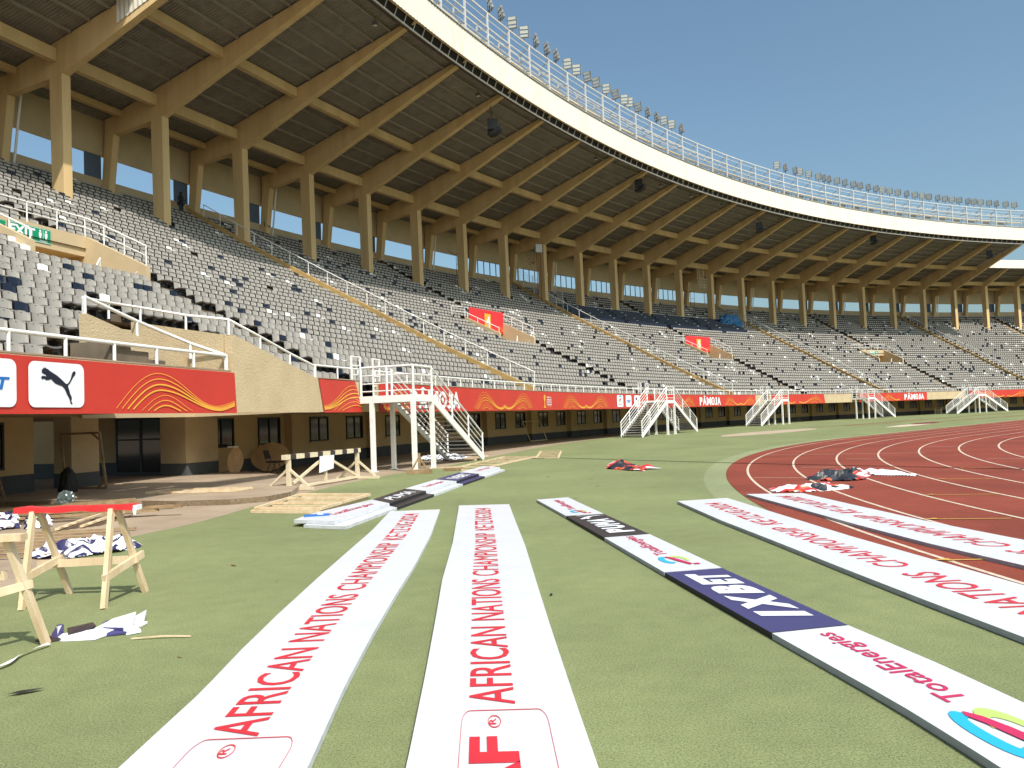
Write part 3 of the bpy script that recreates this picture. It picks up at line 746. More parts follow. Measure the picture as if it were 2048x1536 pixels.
# press desks in the shaded upper part
nd = 0
for k in range(DESK[2], DESK[3] + 1):
    o = DW - .95 - .8 * k; z = zrow(k)
    for q in range(4):
        t0 = DESK[0] + .08 + q * 1.3 + .05 * (k % 3); t1 = min(t0 + 1.18, DESK[1]); tm = (t0 + t1) / 2
        if t1 - t0 < .3: continue
        nd += 1
        r = empty('press_desk', S(tm, o, z), 'dark navy press desk, %s from the left in the %s desk row up' % (ordn(q + 1), ordn(k - DESK[2] + 1)), 'desk', 'press desks in the shaded upper stand')
        mb = MB(); mb.hexa([S(t0, o + .30, z + .72), S(t1, o + .30, z + .72), S(t1, o - .1, z + .72), S(t0, o - .1, z + .72)], [S(t0, o + .30, z + .77), S(t1, o + .30, z + .77), S(t1, o - .1, z + .77), S(t0, o - .1, z + .77)]); mb.build('desk_top', M['navy'], r)
        mb = MB(); mb.hexa([S(t0, o + .27, z), S(t1, o + .27, z), S(t1, o + .24, z), S(t0, o + .24, z)], [S(t0, o + .27, z + .72), S(t1, o + .27, z + .72), S(t1, o + .24, z + .72), S(t0, o + .24, z + .72)]); mb.build('front_panel', M['navy'], r)
        for u in (.25, .75):
            tc = t0 + (t1 - t0) * u; mb = MB(); mb.box(S(tc, o + .12, z + .772), .22, .16, .09, -heading(tc)); mb.build('socket_box', M['wseat'], r)

# ---------------------------------------------------------------- railings
def rail_run(name, pts, post_h, label, cat='railing', group='white tube railings of the stand', rad=.035, mids=(), post_every=1, m=None, close=False):
    """pts: foot points of the posts; rails run parallel above them"""
    pts = [Vector(p) for p in pts]; r = empty(name, pts[len(pts) // 2], label, cat, group); m = m or M['white']
    up = Vector((0, 0, post_h)); mb = MB(); mb.tube([p + up for p in pts], rad, 7); mb.build('top_rail', m, r, smooth=True)
    for h in mids:
        mb = MB(); mb.tube([p + Vector((0, 0, h)) for p in pts], rad * .7, 6); mb.build('mid_rail', m, r, smooth=True)
    cnt = 0
    for i, p in enumerate(pts):
        if i % post_every: continue
        mb = MB(); mb.tube([p, p + up], rad * .9, 6); mb.build('post', m, r, smooth=True); cnt += 1
    return r
def trange(a, b, step):
    n = max(1, round((b - a) / step)); return [a + (b - a) * i / n for i in range(n + 1)]
seg = [(-4.2, -1.66)] + list(zip([-.94] + [g[1] for g in GATES], [g[0] for g in GATES] + [25.5]))
where = ['above the nearest stretch of red banner at the far left', 'on the short parapet left of the nearest white staircase', 'on the parapet between the nearest and second staircase',
         'on the parapet between the second and third staircase', 'on the parapet between the third and fourth staircase', 'on the parapet between the fourth and fifth staircase', 'on the parapet right of the farthest staircase']
for (a, b), w in zip(seg, where):
    rail_run('guard_rail', [S(t, DW - .12, 3.15) for t in trange(a, b, .21)], .40, 'white tube guard rail ' + w, rad=.042 if a < -1 else .035)
# rails around the stair block
rail_run('guard_rail', [S(-2.21, 23.0, 4.28), S(-1.95, 23.0, 3.92), S(-1.70, 23.3, 3.5), S(-1.66, DW - .15, 3.16)], .40, 'sloping white handrail running down the stair side wall behind the red banner', rad=.042)
rail_run('guard_rail', [S(-2.2, 22.9, 4.28), S(-1.93, 22.1, 4.45), S(-1.66, 21.6, 4.58), S(-1.64, 22.9, 4.3), S(-1.64, DW - .12, 4.10), S(-1.41, DW - .12, 3.78), S(-1.17, DW - .12, 3.42), S(-.95, DW - .12, 3.12)], .40, 'white handrail following the top of the plastered stair block', rad=.036)
AL = ['nearest long radial aisle left of the exit sign', 'nearest long aisle that climbs to the person in dark clothes', 'long aisle left of the press desks', 'long aisle right of the press desks', 'farthest long aisle at the right']
for a, w in list(zip(AIS_R, AL))[1:]:
    pts = []
    for o in np.arange(DW - .5, -4.6, -1.6): pts.append(S(a - .055 + skew(o), o, zrake(o) + .70))
    rail_run('aisle_handrail', pts, .88, 'white handrail climbing the ' + w, group='handrails of the radial aisles', rad=.034)
PL = ['EXIT sign at the upper left', 'red sign with the number 4', 'red sign with the number 5', 'small green exit sign far right']
for (a, b), w in zip(PORT[:4], PL):
    dt = .125 / 6.9; zt, zf = 10.33, 8.70
    fz = lambda o: zf + (zt - zf) * (12.75 - o) / 3.3
    pts = [S(a - .3, 9.35, zt - .1)] + [S(t, 9.35, zt) for t in trange(a - dt, b + dt, .2)] + [S(b + dt, o, fz(o)) for o in (10.4, 11.5, 12.65)]
    rail_run('portal_railing', pts, .85, 'white railing above the portal with the ' + w, group='railings of the exit portals', mids=(.42,))
    pts = [S(a - dt, o, fz(o)) for o in (9.6, 10.6, 11.7, 12.65)]
    rail_run('portal_handrail', pts, .38, 'short white rail left of the portal with the ' + w, group='rails on the portal cheek walls')
    mb = MB(); mb.tube([S(a + .52, 12.2, 7.4), S(a + .52, 12.2, 8.75), S(a + .40, 12.6, 7.9)], .03, 6); mb.tube([S(b - .02, 12.4, 8.45), S(b - .03, 11.5, 7.8)], .03, 6)
    tag(mb.build('stair_handrail', M['white']), 'bent grab rail inside the portal with the ' + w, 'handrail', 'grab rails inside the portals')
# mesh fences beside the press desks
for a, w, o1 in ((9.14, 'left', 1.6), (14.55, 'right', 2.6)):
    r = empty('mesh_fence', S(a, -2, zrake(-2)), 'grey wire mesh fence with posts on the %s side of the press desks' % w, 'fence', 'mesh fences beside the press desks')
    os_ = list(np.arange(-5.0, o1 + .01, (o1 + 5.0) / 3))
    for o in os_: mb = MB(); mb.tube([S(a, o, zrake(o)), S(a, o, zrake(o) + 2.5)], .05, 6); mb.build('post', M['steel'], r)
    for o, p in zip(os_[:-1], os_[1:]):
        mb = MB()
        for q in range(9): oo = o + (p - o) * q / 8; mb.bar(S(a, oo, zrake(oo) + .1), S(a, oo, zrake(oo) + 2.45), .018, .018)
        for h in np.linspace(.15, 2.4, 8): mb.bar(S(a, o, zrake(o) + h), S(a, p, zrake(p) + h), .018, .018)
        mb.build('mesh_panel', M['steel'], r)

# ---------------------------------------------------------------- roof gantry and floodlights
gan = empty('roof_gantry', S(11.5, 15, 30.3), 'long white steel walkway frame running along the roof edge above the white fascia', 'walkway')
far_g = MB(); npst = 0
posts = list(np.arange(1, 22.01, .5))
for i, t in enumerate(posts):
    mb = MB(); mb.bar(S(t, 15.05, 30.33), S(t, 15.05, 33.15), .13, .13, inward(t)); mb.build('post', M['gantry'], gan)
    mb = MB(); mb.bar(S(t + .02, 14.0, 30.1), S(t + .02, 14.0, 32.5), .1, .1, inward(t)); mb.build('back_post', M['gantry'], gan)
    mb = MB()
    for z in (31.0, 31.95): mb.bar(S(t + .01, 14.98, z), S(t + .01, 14.05, z), .08, .08)
    mb.bar(S(t, 15.0, 33.05), S(t + .02, 14.05, 32.5), .07, .07)
    mb.build('bracket', M['steel'], gan)
def arc_bar(name, o, z, w, h, m, step=.5):
    mb = MB()
    for a in np.arange(1, 22 - 1e-6, step): mb.bar(S(a, o, z), S(a + step, o, z), w, h)
    return mb.build(name, m, gan)
arc_bar('top_rail', 15.05, 33.12, .10, .10, M['gantry']); arc_bar('mid_rail', 15.05, 31.95, .09, .09, M['gantry']); arc_bar('upper_rail', 14.9, 32.75, .05, .05, M['gantry'])
arc_bar('back_rail', 14.0, 32.5, .09, .09, M['gantry']); arc_bar('cable_tray', 14.15, 31.35, .28, .12, M['cream']); arc_bar('low_rail', 15.05, 30.9, .05, .05, M['steel'])
arc_bar('back_low_rail', 13.95, 30.75, .07, .07, M['gantry']); arc_bar('middle_rail', 15.05, 31.45, .05, .05, M['gantry']); arc_bar('back_mid_rail', 14.0, 31.95, .06, .06, M['gantry'])
mb = MB(); strip_quad(mb, 1, 22, [(15.0, 30.42), (13.7, 30.42)], .5); mb.build('walkway_deck', M['steel'], gan)
for t in np.arange(1.2, 21.6, .5):
    mb = MB(); mb.hexa([S(t, 13.9, 30.9), S(t + .28, 13.9, 30.9), S(t + .28, 13.84, 30.9), S(t, 13.84, 30.9)], [S(t, 13.9, 31.25), S(t + .28, 13.9, 31.25), S(t + .28, 13.84, 31.25), S(t, 13.84, 31.25)])
    mb.build('control_box', M['purlin'], gan)
FLT = [4.581, 4.837, 5.122, 5.413, 5.691, 5.977, 6.226, 6.55, 6.797, 7.1, 7.356, 7.657, 7.926, 8.201, 8.358, 8.623, 8.917, 9.201, 9.449, 9.699, 10.008,
       13.318, 13.62, 13.97, 14.141, 14.46, 14.803, 15.009, 15.182, 15.471, 15.753, 16.059, 16.298, 16.591, 16.865, 17.096, 17.352, 17.643, 17.959, 18.248, 18.5, 18.74, 19.05, 19.305, 19.542, 19.796, 20.09, 20.295, 20.528, 20.817, 21.06, 21.376, 21.661]
SIDE = {0: 2.4, 1: 2.2, 2: .4, 3: .15, 4: 2.3, 5: 2.1, 6: 2.2, 7: .3, 8: .1, 9: .9, 10: .8, 11: .2, 12: 1.1, 13: .0, 14: -.1, 15: .9, 16: 2.0, 17: 2.1, 18: .3, 19: .1, 20: 1.9, 21: 0, 22: 1.9, 23: 1.6, 24: 0, 25: .2, 26: .4, 27: 1.9, 28: 1.7, 29: .4, 30: 1.2, 31: .6, 32: .7, 33: 1.4, 34: 1.0, 35: 0, 36: .2, 37: .3}
for i, t in enumerate(FLT):
    side = i < 21; n = i + 1 if side else i - 20
    p = S(t, 14.95, 33.15); yaw = SIDE.get(i, [0, .3, 1.3, .2][i % 4])
    base_dir = Vector((-p.x, -p.y, 0)).normalized()      # aimed at the field near the camera, then turned by yaw
    d = Matrix.Rotation(-yaw * .55, 3, 'Z') @ base_dir; x = Vector((-d.y, d.x, 0))
    r = empty('floodlight', p, 'three bar floodlight on the roof rail, %s from the left in the %s group' % (ordn(n), 'near' if side else 'far right'), 'floodlight', 'floodlights on the roof rail')
    c = p + Vector((0, 0, .95)); tilt = Vector((0, 0, 1)) * .93 - d * .36; face_n = (d * .93 + Vector((0, 0, -.36)) * -0.0 + Vector((0, 0, -.30))).normalized()
    tilt = x.cross(face_n).normalized() * (-1 if x.cross(face_n).z < 0 else 1)
    for q in (-1, 0, 1):
        cc = c + tilt * q * .33
        mb = MB(); a = [cc - x * .38 - tilt * .13, cc + x * .38 - tilt * .13, cc + x * .38 + tilt * .13, cc - x * .38 + tilt * .13]
        mb.hexa([w - face_n * .16 for w in a], a)
        mb.m = 1; mb.face([w * .0 + (cc + (w - cc) * .88) + face_n * .006 for w in a]); mb.build('lamp_bar', [M['grey_h'], M['lens']], r)
    mb = MB(); mb.bar(p, p + Vector((0, 0, .5)), .07, .07, inward(t)); mb.bar(p + Vector((0, 0, .5)) - x * .42, p + Vector((0, 0, .5)) + x * .42, .06, .06)
    for q in (-.42, .42): mb.bar(p + Vector((0, 0, .5)) + x * q, c + x * q - face_n * .08 + tilt * .3, .05, .05)
    mb.build('bracket', M['grey_h'], r)

# loudspeakers and small lamps under the roof
def speaker(k, o, z, lab, big=1.0):
    top = S(k, o, 22.3 + .388 * o); c = S(k + .04, o, z); r = empty('loudspeaker', c, lab, 'loudspeaker', 'loudspeakers hanging under the roof')
    n = Vector((-c.x, -c.y, 0)).normalized(); x = Vector((-n.y, n.x, 0)); mb = MB()
    hd = (n * .35 + x * .94).normalized(); hx = Vector((-hd.y, hd.x, 0))
    a = [c - x * .42 + n * .3, c + x * .42 + n * .3, c + x * .42 - n * .3, c - x * .42 - n * .3]; mb.hexa([q - Vector((0, 0, .05)) for q in a], [q + Vector((0, 0, .8)) for q in a]); mb.build('cabinet', M['frame'], r)
    mb = MB()
    for i in range(7):                               # curved horn under the cabinet
        a0, a1 = R(i * 15 - 10), R(i * 15 + 5); f = lambda a, q: c + hd * (math.sin(a) * q - .2) + Vector((0, 0, .05 - (math.cos(a)) * q * .62))
        mb.hexa([f(a0, .95) - hx * .38, f(a0, .95) + hx * .38, f(a0, .55) + hx * .38, f(a0, .55) - hx * .38], [f(a1, .95) - hx * .38, f(a1, .95) + hx * .38, f(a1, .55) + hx * .38, f(a1, .55) - hx * .38])
    mb.build('horn', M['frame'], r)
    mb = MB(); mb.tube([c + Vector((0, 0, .95)), top], .03, 5); mb.tube([c + Vector((0, 0, .7)) + x * .43, c + Vector((0, 0, 1.5)), c + Vector((0, 0, .7)) - x * .43], .02, 5); mb.build('hanger', M['frame'], r)
speaker(5, 13.05, 25.45, 'black loudspeaker hanging under the roof edge, the nearest and largest one')
speaker(9, 13.0, 26.5, 'black loudspeaker tucked under the roof, second from the left')
speaker(13, 13.0, 25.7, 'black loudspeaker hanging under the roof, third from the left')
speaker(17, 13.2, 26.6, 'black loudspeaker tucked under the roof, fourth from the left')
speaker(21, 13.2, 25.8, 'black loudspeaker hanging near the far right end of the high roof')
for i, (t, z) in enumerate([(2.69, 28.0), (4.687, 28), (7.702, 28), (9.688, 27.8), (10.669, 27.8), (11.713, 27.8), (13.729, 27.8), (15.7, 27.8), (18.7, 27.8)]):
    p = S(t, 13.25, 27.4); r = empty('ceiling_lamp', p, 'small box lamp under the roof near its edge, %s from the left' % ordn(i + 1), 'lamp', 'small lamps under the roof')
    mb = MB(); mb.box(p, .32, .3, .22, -heading(t)); mb.build('housing', M['grey_h'], r)
    mb = MB(); mb.box(p - Vector((0, 0, .02)), .24, .22, .019, -heading(t)); mb.build('diffuser', M['lens'], r)
    mb = MB(); mb.bar(p + Vector((0, 0, .2)), p + Vector((0, 0, .62)), .04, .04); mb.build('stem', M['grey_h'], r)

# lattice tower and hanging ladder
p = S(8.72, .55, 15.3); r = empty('lattice_mast', p, 'thin rust red lattice mast beside a column left of the press desks', 'mast')
mb = MB()
for i in range(4):
    a = Vector((math.cos(R(45 + 90 * i)), math.sin(R(45 + 90 * i)), 0)) * .3; mb.bar(p + a, p + a + Vector((0, 0, 5.6)), .05, .05)
for j in range(10):
    for i in range(4):
        a = Vector((math.cos(R(45 + 90 * i)), math.sin(R(45 + 90 * i)), 0)) * .3; b = Vector((math.cos(R(135 + 90 * i)), math.sin(R(135 + 90 * i)), 0)) * .3
        mb.bar(p + a + Vector((0, 0, j * .56)), p + b + Vector((0, 0, j * .56 + .56)), .025, .025)
mb.build('lattice', M['rust'], r)
mb = MB(); mb.box(p + Vector((0, 0, 5.6)), .8, .6, .95, .3); mb.build('control_box', M['steel'], r)
mb = MB()
for i in range(6): a = R(60 * i); mb.tube([p + Vector((-.6, 0, 4.4)), p + Vector((-.9 + .6 * math.cos(a), .3 * math.sin(a), 4.6 + .5 * math.sin(a)))], .03, 5)
mb.build('cable_reel', M['rust'], r)
r = empty('hanging_ladder', S(13.72, -.4, 20.1), 'pale caged steel ladder hanging below a roof beam above the press desks', 'ladder')
mb = MB()
for q in (13.60, 13.66, 13.8): mb.bar(S(q, -.4, 20.1), S(q, -.4, 23.0), .06, .06)
for z in np.arange(20.2, 23, .3): mb.bar(S(13.66, -.4, z), S(13.8, -.4, z), .04, .04)
mb.build('ladder', M['cream'], r)
mb = MB()
for z in (20.1, 20.5, 21.0, 21.4): mb.bar(S(13.58, -.1, z), S(13.84, -.1, z), .05, .05); mb.bar(S(13.58, -.1, z), S(13.58, -.5, z), .05, .05); mb.bar(S(13.84, -.1, z), S(13.84, -.5, z), .05, .05)
for q in (13.58, 13.67, 13.76, 13.84): mb.bar(S(q, -.1, 20.1), S(q, -.1, 21.4), .04, .04)
mb.build('cage', M['cream'], r)
for t, w in ((7.55, 'left of the mesh fence'), (14.05, 'above the blue tarpaulin')):
    mb = MB()
    for a in (0, .12): mb.bar(S(t + a, -4.6, 17.2), S(t + a, -4.6, 20.4), .05, .05)
    for z in (18.2, 19.2, 20.4): mb.bar(S(t, -4.6, z), S(t + .12, -4.6, z), .04, .04)
    mb.bar(S(t, -4.6, 20.2), S(t - .2, -4.4, 20.4), .04, .04)
    tag(mb.build('equipment_stand', M['frame']), 'dark thin metal frame standing at the back window ' + w, 'stand', 'dark frames at the back windows')

# ---------------------------------------------------------------- white steel staircases over the parapet
def staircase(tc, flights, label):
    """platform centred at bay tc; local axes: u along the wall, v away from it"""
    o0 = S(tc, DW + .02, 0); U, Vv = along(tc), inward(tc)
    P = lambda u, v, z: o0 + U * u + Vv * v + Vector((0, 0, z))
    r = empty('steel_staircase', o0, label, 'staircase', 'white steel staircases over the parapet'); H = 2.55; hw = .78; V0, V1 = .45, 2.0
    m = M['white']
    mb = MB(); mb.hexa([P(-hw, 0, H - .03), P(hw, 0, H - .03), P(hw, V1, H - .03), P(-hw, V1, H - .03)], [P(-hw, 0, H + .02), P(hw, 0, H + .02), P(hw, V1, H + .02), P(-hw, V1, H + .02)]); mb.build('platform', M['steel'], r)
    mb = MB()
    for a, b in (((-hw, 0), (-hw, V1)), ((hw, 0), (hw, V1)), ((-hw, V1), (hw, V1))): mb.bar(P(*a, H - .08), P(*b, H - .08), .09, .24)
    mb.build('platform_frame', m, r)
    for u in (-hw, hw):
        for v in (.45, V1 - .02):
            mb = MB(); mb.bar(P(u, v, 0), P(u, v, H - .2), .14, .14, U); mb.box(P(u, v, .0), .24, .24, .025, math.atan2(U.y, U.x)); mb.build('post', m, r)
    run = 5.2
    for s in flights:                                # s = -1 towards the camera side, +1 away
        top_u = hw * s; bot_u = (hw + run) * s
        for v in (V0, V1):
            mb = MB(); mb.bar(P(top_u, v, H - .08), P(bot_u, v, .05), .06, .26); mb.build('stringer', m, r)
        n = 15
        mb = MB()
        for i in range(n):
            f = (i + .5) / n; u = top_u + (bot_u - top_u) * f; z = H - (H - .12) * f - .02
            mb.bar(P(u, V0 + .03, z), P(u, V1 - .03, z), .27, .04)
        mb.build('treads', M['steel'], r)
        for v in (V0, V1):
            ps = [0, .36, .68, .985]
            for f in ps:
                u = top_u + (bot_u - top_u) * f; z = H - (H - .05) * f; mb = MB(); mb.tube([P(u, v, z), P(u, v, z + (1.02 if f else 1.05))], .036 if f else .045, 7); mb.build('rail_post', m, r, smooth=True)
            for h, rr in ((1.02, .035), (.78, .02), (.54, .02), (.30, .02)):
                mb = MB(); mb.tube([P(top_u, v, H + h), P(bot_u, v, .05 + h)], rr, 6); mb.build('hand_rail' if h > 1 else 'mid_rail', m, r, smooth=True)
    # platform railings: outer side, and the ends without a flight
    sides = [((-hw, V1), (hw, V1))]; placed = set()
    for s in (-1, 1):
        if s not in flights: sides.append(((hw * s, .05), (hw * s, V1)))
    for a, b in sides:
        for h, rr in ((1.02, .04), (.74, .022), (.46, .022), (.2, .022)):
            mb = MB(); mb.tube([P(*a, H + h), P(*b, H + h)], rr, 6); mb.build('platform_rail', m, r, smooth=True)
        for q in (0, .5, 1):
            if a[1] == b[1] and q == .5: continue
            u, v = a[0] + (b[0] - a[0]) * q, a[1] + (b[1] - a[1]) * q
            key = (round(u, 2), round(v, 2))
            if key in placed or (v == V1 and (1 if u > 0 else -1) in flights): continue
            placed.add(key); mb = MB(); mb.tube([P(u, v, H), P(u, v, H + 1.02)], .045, 7); mb.build('rail_post', m, r, smooth=True)
    # ladder-like gate leaves standing at the opening
    for u0, u1 in ((-hw - .35, -hw + .25), (hw - .35, hw + .15)):
        mb = MB()
        for u in (u0, u1): mb.bar(P(u, -.1, H - .1), P(u, -.1, H + 1.45), .05, .05, U)
        for z in (.1, .45, .8, 1.12, 1.42): mb.bar(P(u0, -.1, H + z), P(u1, -.1, H + z), .035, .035)
        mb.build('gate_leaf', m, r)
    return r
for (tc, fl, lab) in ((-.40, (1,), 'nearest white steel staircase with four posts, its flight going down to the right'),
                      (5.42, (-1, 1), 'second white steel staircase from the left with flights down on both sides'),
                      (9.75, (-1,), 'third white steel staircase, with one flight going down to the left'),
                      (13.23, (1,), 'fourth white steel staircase, far away with one flight going down to the right'),
                      (17.58, (-1, 1), 'farthest white steel staircase at the right with flights on both sides')):
    staircase(tc, fl, lab)

# ---------------------------------------------------------------- banners
def bfn(t0, t1, zb=2.10, zt=3.09, o=DW + .05):
    """unit square on the parapet: u 0..1 along bays t0..t1, v 0..1 from the lower to the upper edge"""
    return lambda u, v: S(t0 + (t1 - t0) * u, o, zb + (zt - zb) * v)
def banner(t0, t1, label, lean=(0, 0)):
    mb = MB(); n = max(2, int((t1 - t0) / .1)); o = DW + .035
    T = lambda i, v: t0 + (t1 - t0) * i / n + (lean[0] * (1 - i / n) + lean[1] * i / n) * (1 - v)
    for i in range(n):
        a, b = i, i + 1; w = lambda i: .006 * math.sin(i * 1.9)
        for v0, v1 in ((0, .5), (.5, 1)):
            mb.face([S(T(a, v0), o + w(a) * (1 - v0), 2.06 + 1.04 * v0), S(T(b, v0), o + w(b) * (1 - v0), 2.06 + 1.04 * v0), S(T(b, v1), o + w(b) * (1 - v1), 2.06 + 1.04 * v1), S(T(a, v1), o + w(a) * (1 - v1), 2.06 + 1.04 * v1)])
    for i in range(n): mb.face([S(T(i, 1), o, 3.10), S(T(i + 1, 1), o, 3.10), S(T(i + 1, 1), DW - .02, 3.112), S(T(i, 1), DW - .02, 3.112)])
    ob = mb.build('banner', M['red'], base=S((t0 + t1) / 2, DW, 2.06)); return tag(ob, label, 'banner', 'red banners on the parapet')
def wave_lines(parent, t0, t1, mirror=False, full=True):
    """hump lines: rise, fall to a trough, and rise again"""
    L = (t1 - t0) * 6.29; mb = MB(); mb2 = MB()
    def ease(keys, u):
        for (a, va), (b, vb) in zip(keys[:-1], keys[1:]):
            if a <= u <= b: return va + (vb - va) * (.5 - .5 * math.cos(math.pi * (u - a) / (b - a)))
    def draw(s, c, e, pk, keys, w, m_):
        pts = []
        for i in range(61):
            u = s + (e - s) * i / 60
            v = pk * math.sin(math.pi / 2 * (u - s) / (c - s)) if u < c else ease(keys, u)
            if v is not None and v > .015: pts.append(((1 - u if mirror else u) * L, min(v, .98) * .99))
        if len(pts) > 1: ribbon(m_, pts, w, lambda x, y: S(t0 + x / 6.29, DW + .055, 2.10 + y))
    for j, w in enumerate((.014, .020, .034, .034)):
        pk = .86 - .125 * j; tr = .13 - .033 * j; draw(.0 + .04 * j, .33 + .006 * j, 1.0, pk, [(.33 + .006 * j, pk), (.82 + .01 * j, tr), (1.06, tr + .15)], w, mb if j < 2 else mb2)
    for j, w in enumerate((.012, .018, .030)):
        pk = .37 - .115 * j; draw(.19 + .045 * j, .38, .64 - .055 * j, pk, [(.38, pk), (.66 - .05 * j, -.02)], w, mb)
    q = mb.build('wave_lines', M['gold'], parent); q2 = mb2.build('wave_lines_bold', M['gold'], parent)
PUMA = [(268, 1120), (274, 1130), (286, 1134), (298, 1146), (318, 1160), (345, 1178), (368, 1200), (390, 1222), (402, 1236), (412, 1236), (424, 1222), (434, 1200), (440, 1176), (446, 1152), (455, 1140), (466, 1138), (470, 1150), (464, 1168), (452, 1184), (442, 1206), (430, 1230), (417, 1246), (418, 1262), (426, 1290), (430, 1310), (440, 1334), (441, 1352), (437, 1364), (445, 1384), (443, 1389), (432, 1385), (428, 1362), (424, 1346), (410, 1318), (402, 1296), (392, 1272), (376, 1254), (352, 1246), (334, 1238), (318, 1222), (306, 1206), (292, 1213), (276, 1216), (262, 1206), (256, 1206), (256, 1212), (247, 1208), (242, 1196), (250, 1186), (266, 1186), (276, 1190), (272, 1176), (262, 1172), (252, 1166), (246, 1158), (250, 1150), (247, 1142), (256, 1134), (258, 1124), (264, 1130)]
def puma(mb, fn, w, h):
    """leaping cat mark; fn(x, y) in metres within a box w x h"""
    flat_poly(mb, [((x - 240) / 232 * w, (1390 - y) / 272 * h) for x, y in PUMA][::-1], fn)
def rrect(w, h, r, n=5):
    pts = []
    for cx, cy, a0 in ((w - r, r, -90), (w - r, h - r, 0), (r, h - r, 90), (r, r, 180)):
        for i in range(n + 1): a = R(a0 + 90 * i / n); pts.append((cx + r * math.cos(a), cy + r * math.sin(a)))
    return pts
def energy_logo(mbs, fn, s):
    """ribbon mark of crossing loops: fn in metres, s = overall size; mbs = dict of MB by colour"""
    arc = lambda cx, cy, rx, ry, a0, a1, n=16: [(cx + rx * math.cos(R(a0 + (a1 - a0) * i / n)), cy + ry * math.sin(R(a0 + (a1 - a0) * i / n))) for i in range(n + 1)]
    f = lambda x, y: fn(x * s, y * s); fp = lambda x, y: fn(x * s, y * s, 1)
    ribbon(mbs['lime'], arc(.60, .34, .30, .26, 40, -130), [.05 + .13 * math.sin(math.pi * (i + 3) / 22) for i in range(17)], f)
    ribbon(mbs['yell'], arc(.60, .34, .30, .26, 75, 40, 6), .05, f)
    ribbon(mbs['cyan'], arc(.62, .74, .29, .17, -20, 215), [.10 + .13 * math.sin(math.pi * i / 16) for i in range(17)], f)
    ribbon(mbs['pink'], [(.92, .66), (.80, .54), (.62, .46), (.40, .38), (.22, .30), (.06, .24)], [.10, .17, .21, .21, .19, .17], fp)
    ribbon(mbs['pink'], [(.07, .14), (.06, -.06)], .12, fp)
def build_marks(mbs, parent, names=None):
    for k, mb in mbs.items():
        if mb.f: mb.build({'cyan': 'logo_blue', 'pink': 'logo_red', 'lime': 'logo_green', 'yell': 'logo_yellow'}[k], M[k], parent)
def newmarks(): return {k: MB() for k in ('cyan', 'pink', 'lime', 'yell')}
def card(parent, t0, t1, kind, v0=.08, v1=.93):
    W, H = (t1 - t0) * 6.29, .99 * (v1 - v0); o = DW + .058; zb = 2.10 + .99 * v0
    fn = lambda x, y: S(t0 + x / 6.29, o, zb + y); fn2 = lambda x, y: S(t0 + x / 6.29, o + .01, zb + y)
    mb = MB(); flat_poly(mb, rrect(W, H, .14), fn); c = mb.build('logo_card', M['card'], parent); mb = MB()
    if kind == 'cat': puma(mb, lambda x, y: fn2(W * .20 + x, H * .07 + y), W * .64, H * .82); mb.build('cat_mark', M['black'], c)
    elif kind == 'bet': put_text(mb, '1XBET', W * .10, W * .90, H * .36, H * .62, fn2, .03, 1.0, .2); mb.build('lettering', M['blue'], c)
    elif kind == 'energy':
        ms = newmarks(); energy_logo(ms, lambda x, y, l=0: fn2(W * .27 + x, H * .38 + y) + inward(t0) * .012 * l, W * .44); build_marks(ms, c)
        put_text(mb, 'TotalEnergies', W * .14, W * .86, H * .16, H * .26, fn2, .01); mb.build('lettering', M['pink'], c)
def pamoja(parent, t0, t1, v0=.08, v1=.82):
    fn = bfn(t0, t1, o=DW + .058); mb = MB(); W = (t1 - t0) * 6.29
    for s, u0, u1 in (('P', 0, .135), ('A', .145, .32), ('M', .335, .54), ('J', .715, .82), ('A', .835, 1.0)): put_text(mb, s, u0, u1, v0, v1, fn, .045)
    cx, rx, ry = .628, .082, (v1 - v0) / 2; cy = (v0 + v1) / 2
    fm = lambda x, y: fn(cx + x / W, cy + y / .99)
    ribbon(mb, [((rx * W - .075) * math.cos(R(a)), (ry * .99 - .075) * math.sin(R(a))) for a in range(0, 361, 15)], .15, fm)
    flat_poly(mb, [(cx + rx * .30 * math.cos(R(a)), cy + ry * .36 * math.sin(R(a))) for a in range(0, 360, 60)], fn)
    flat_poly(mb, [(.18, v1 + .03), (.30, v1 + .03), (.24, v1 + .15)], fn)
    mb.build('lettering', M['card'], parent)
b = banner(-4.3, -1.642, 'red banner with a large leaping cat card above the entrance at the left', (0, .012))
card(b, -2.68, -2.465, 'cat'); wave_lines(b, -2.335, -1.65)
card(b, -2.96, -2.722, 'bet')
b = banner(-.951, -.574, 'short slanted red banner with gold wave lines left of the nearest staircase', (.045, .075))
mb = MB()
WB = .377 * 6.29; fw = lambda x, y: S(-.951 + x / 6.29 + (.045 + .03 * x / WB) * (1 - y), DW + .055, 2.10 + y)
for j, w in enumerate((.016, .022, .036, .036)):
    pk, tr = .86 - .13 * j, .17 - .035 * j; ribbon(mb, [(x / 30 * WB * .99, .99 * (tr + (pk - tr) * (.5 - .5 * math.cos(math.pi * min(1.12, x / 30 * 1.12))))) for x in range(31)], w, fw)
for j, w in enumerate((.014, .016, .022)):
    s_, pk = .22 + .11 * j, .42 - .12 * j; ribbon(mb, [((s_ + (.99 - s_) * x / 20) * WB, .99 * (.02 + pk * math.sin(math.pi * .5 * min(1, x / 20 * 1.25)) * (1 if x < 16 else 1 - .08 * (x - 16)))) for x in range(21)], w, fw)
mb.build('wave_lines', M['gold'], b)
b = banner(-.30, 9.33, 'very long red banner with PAMOJA lettering behind the nearest and second staircase')
wave_lines(b, -.26, .08, True); pamoja(b, .10, .865)
for a, c_ in ((1.10, 1.72), (3.01, 3.66)): wave_lines(b, a, c_)
for a, c_ in ((1.68, 2.32), (3.62, 4.29)): wave_lines(b, a, c_, True)
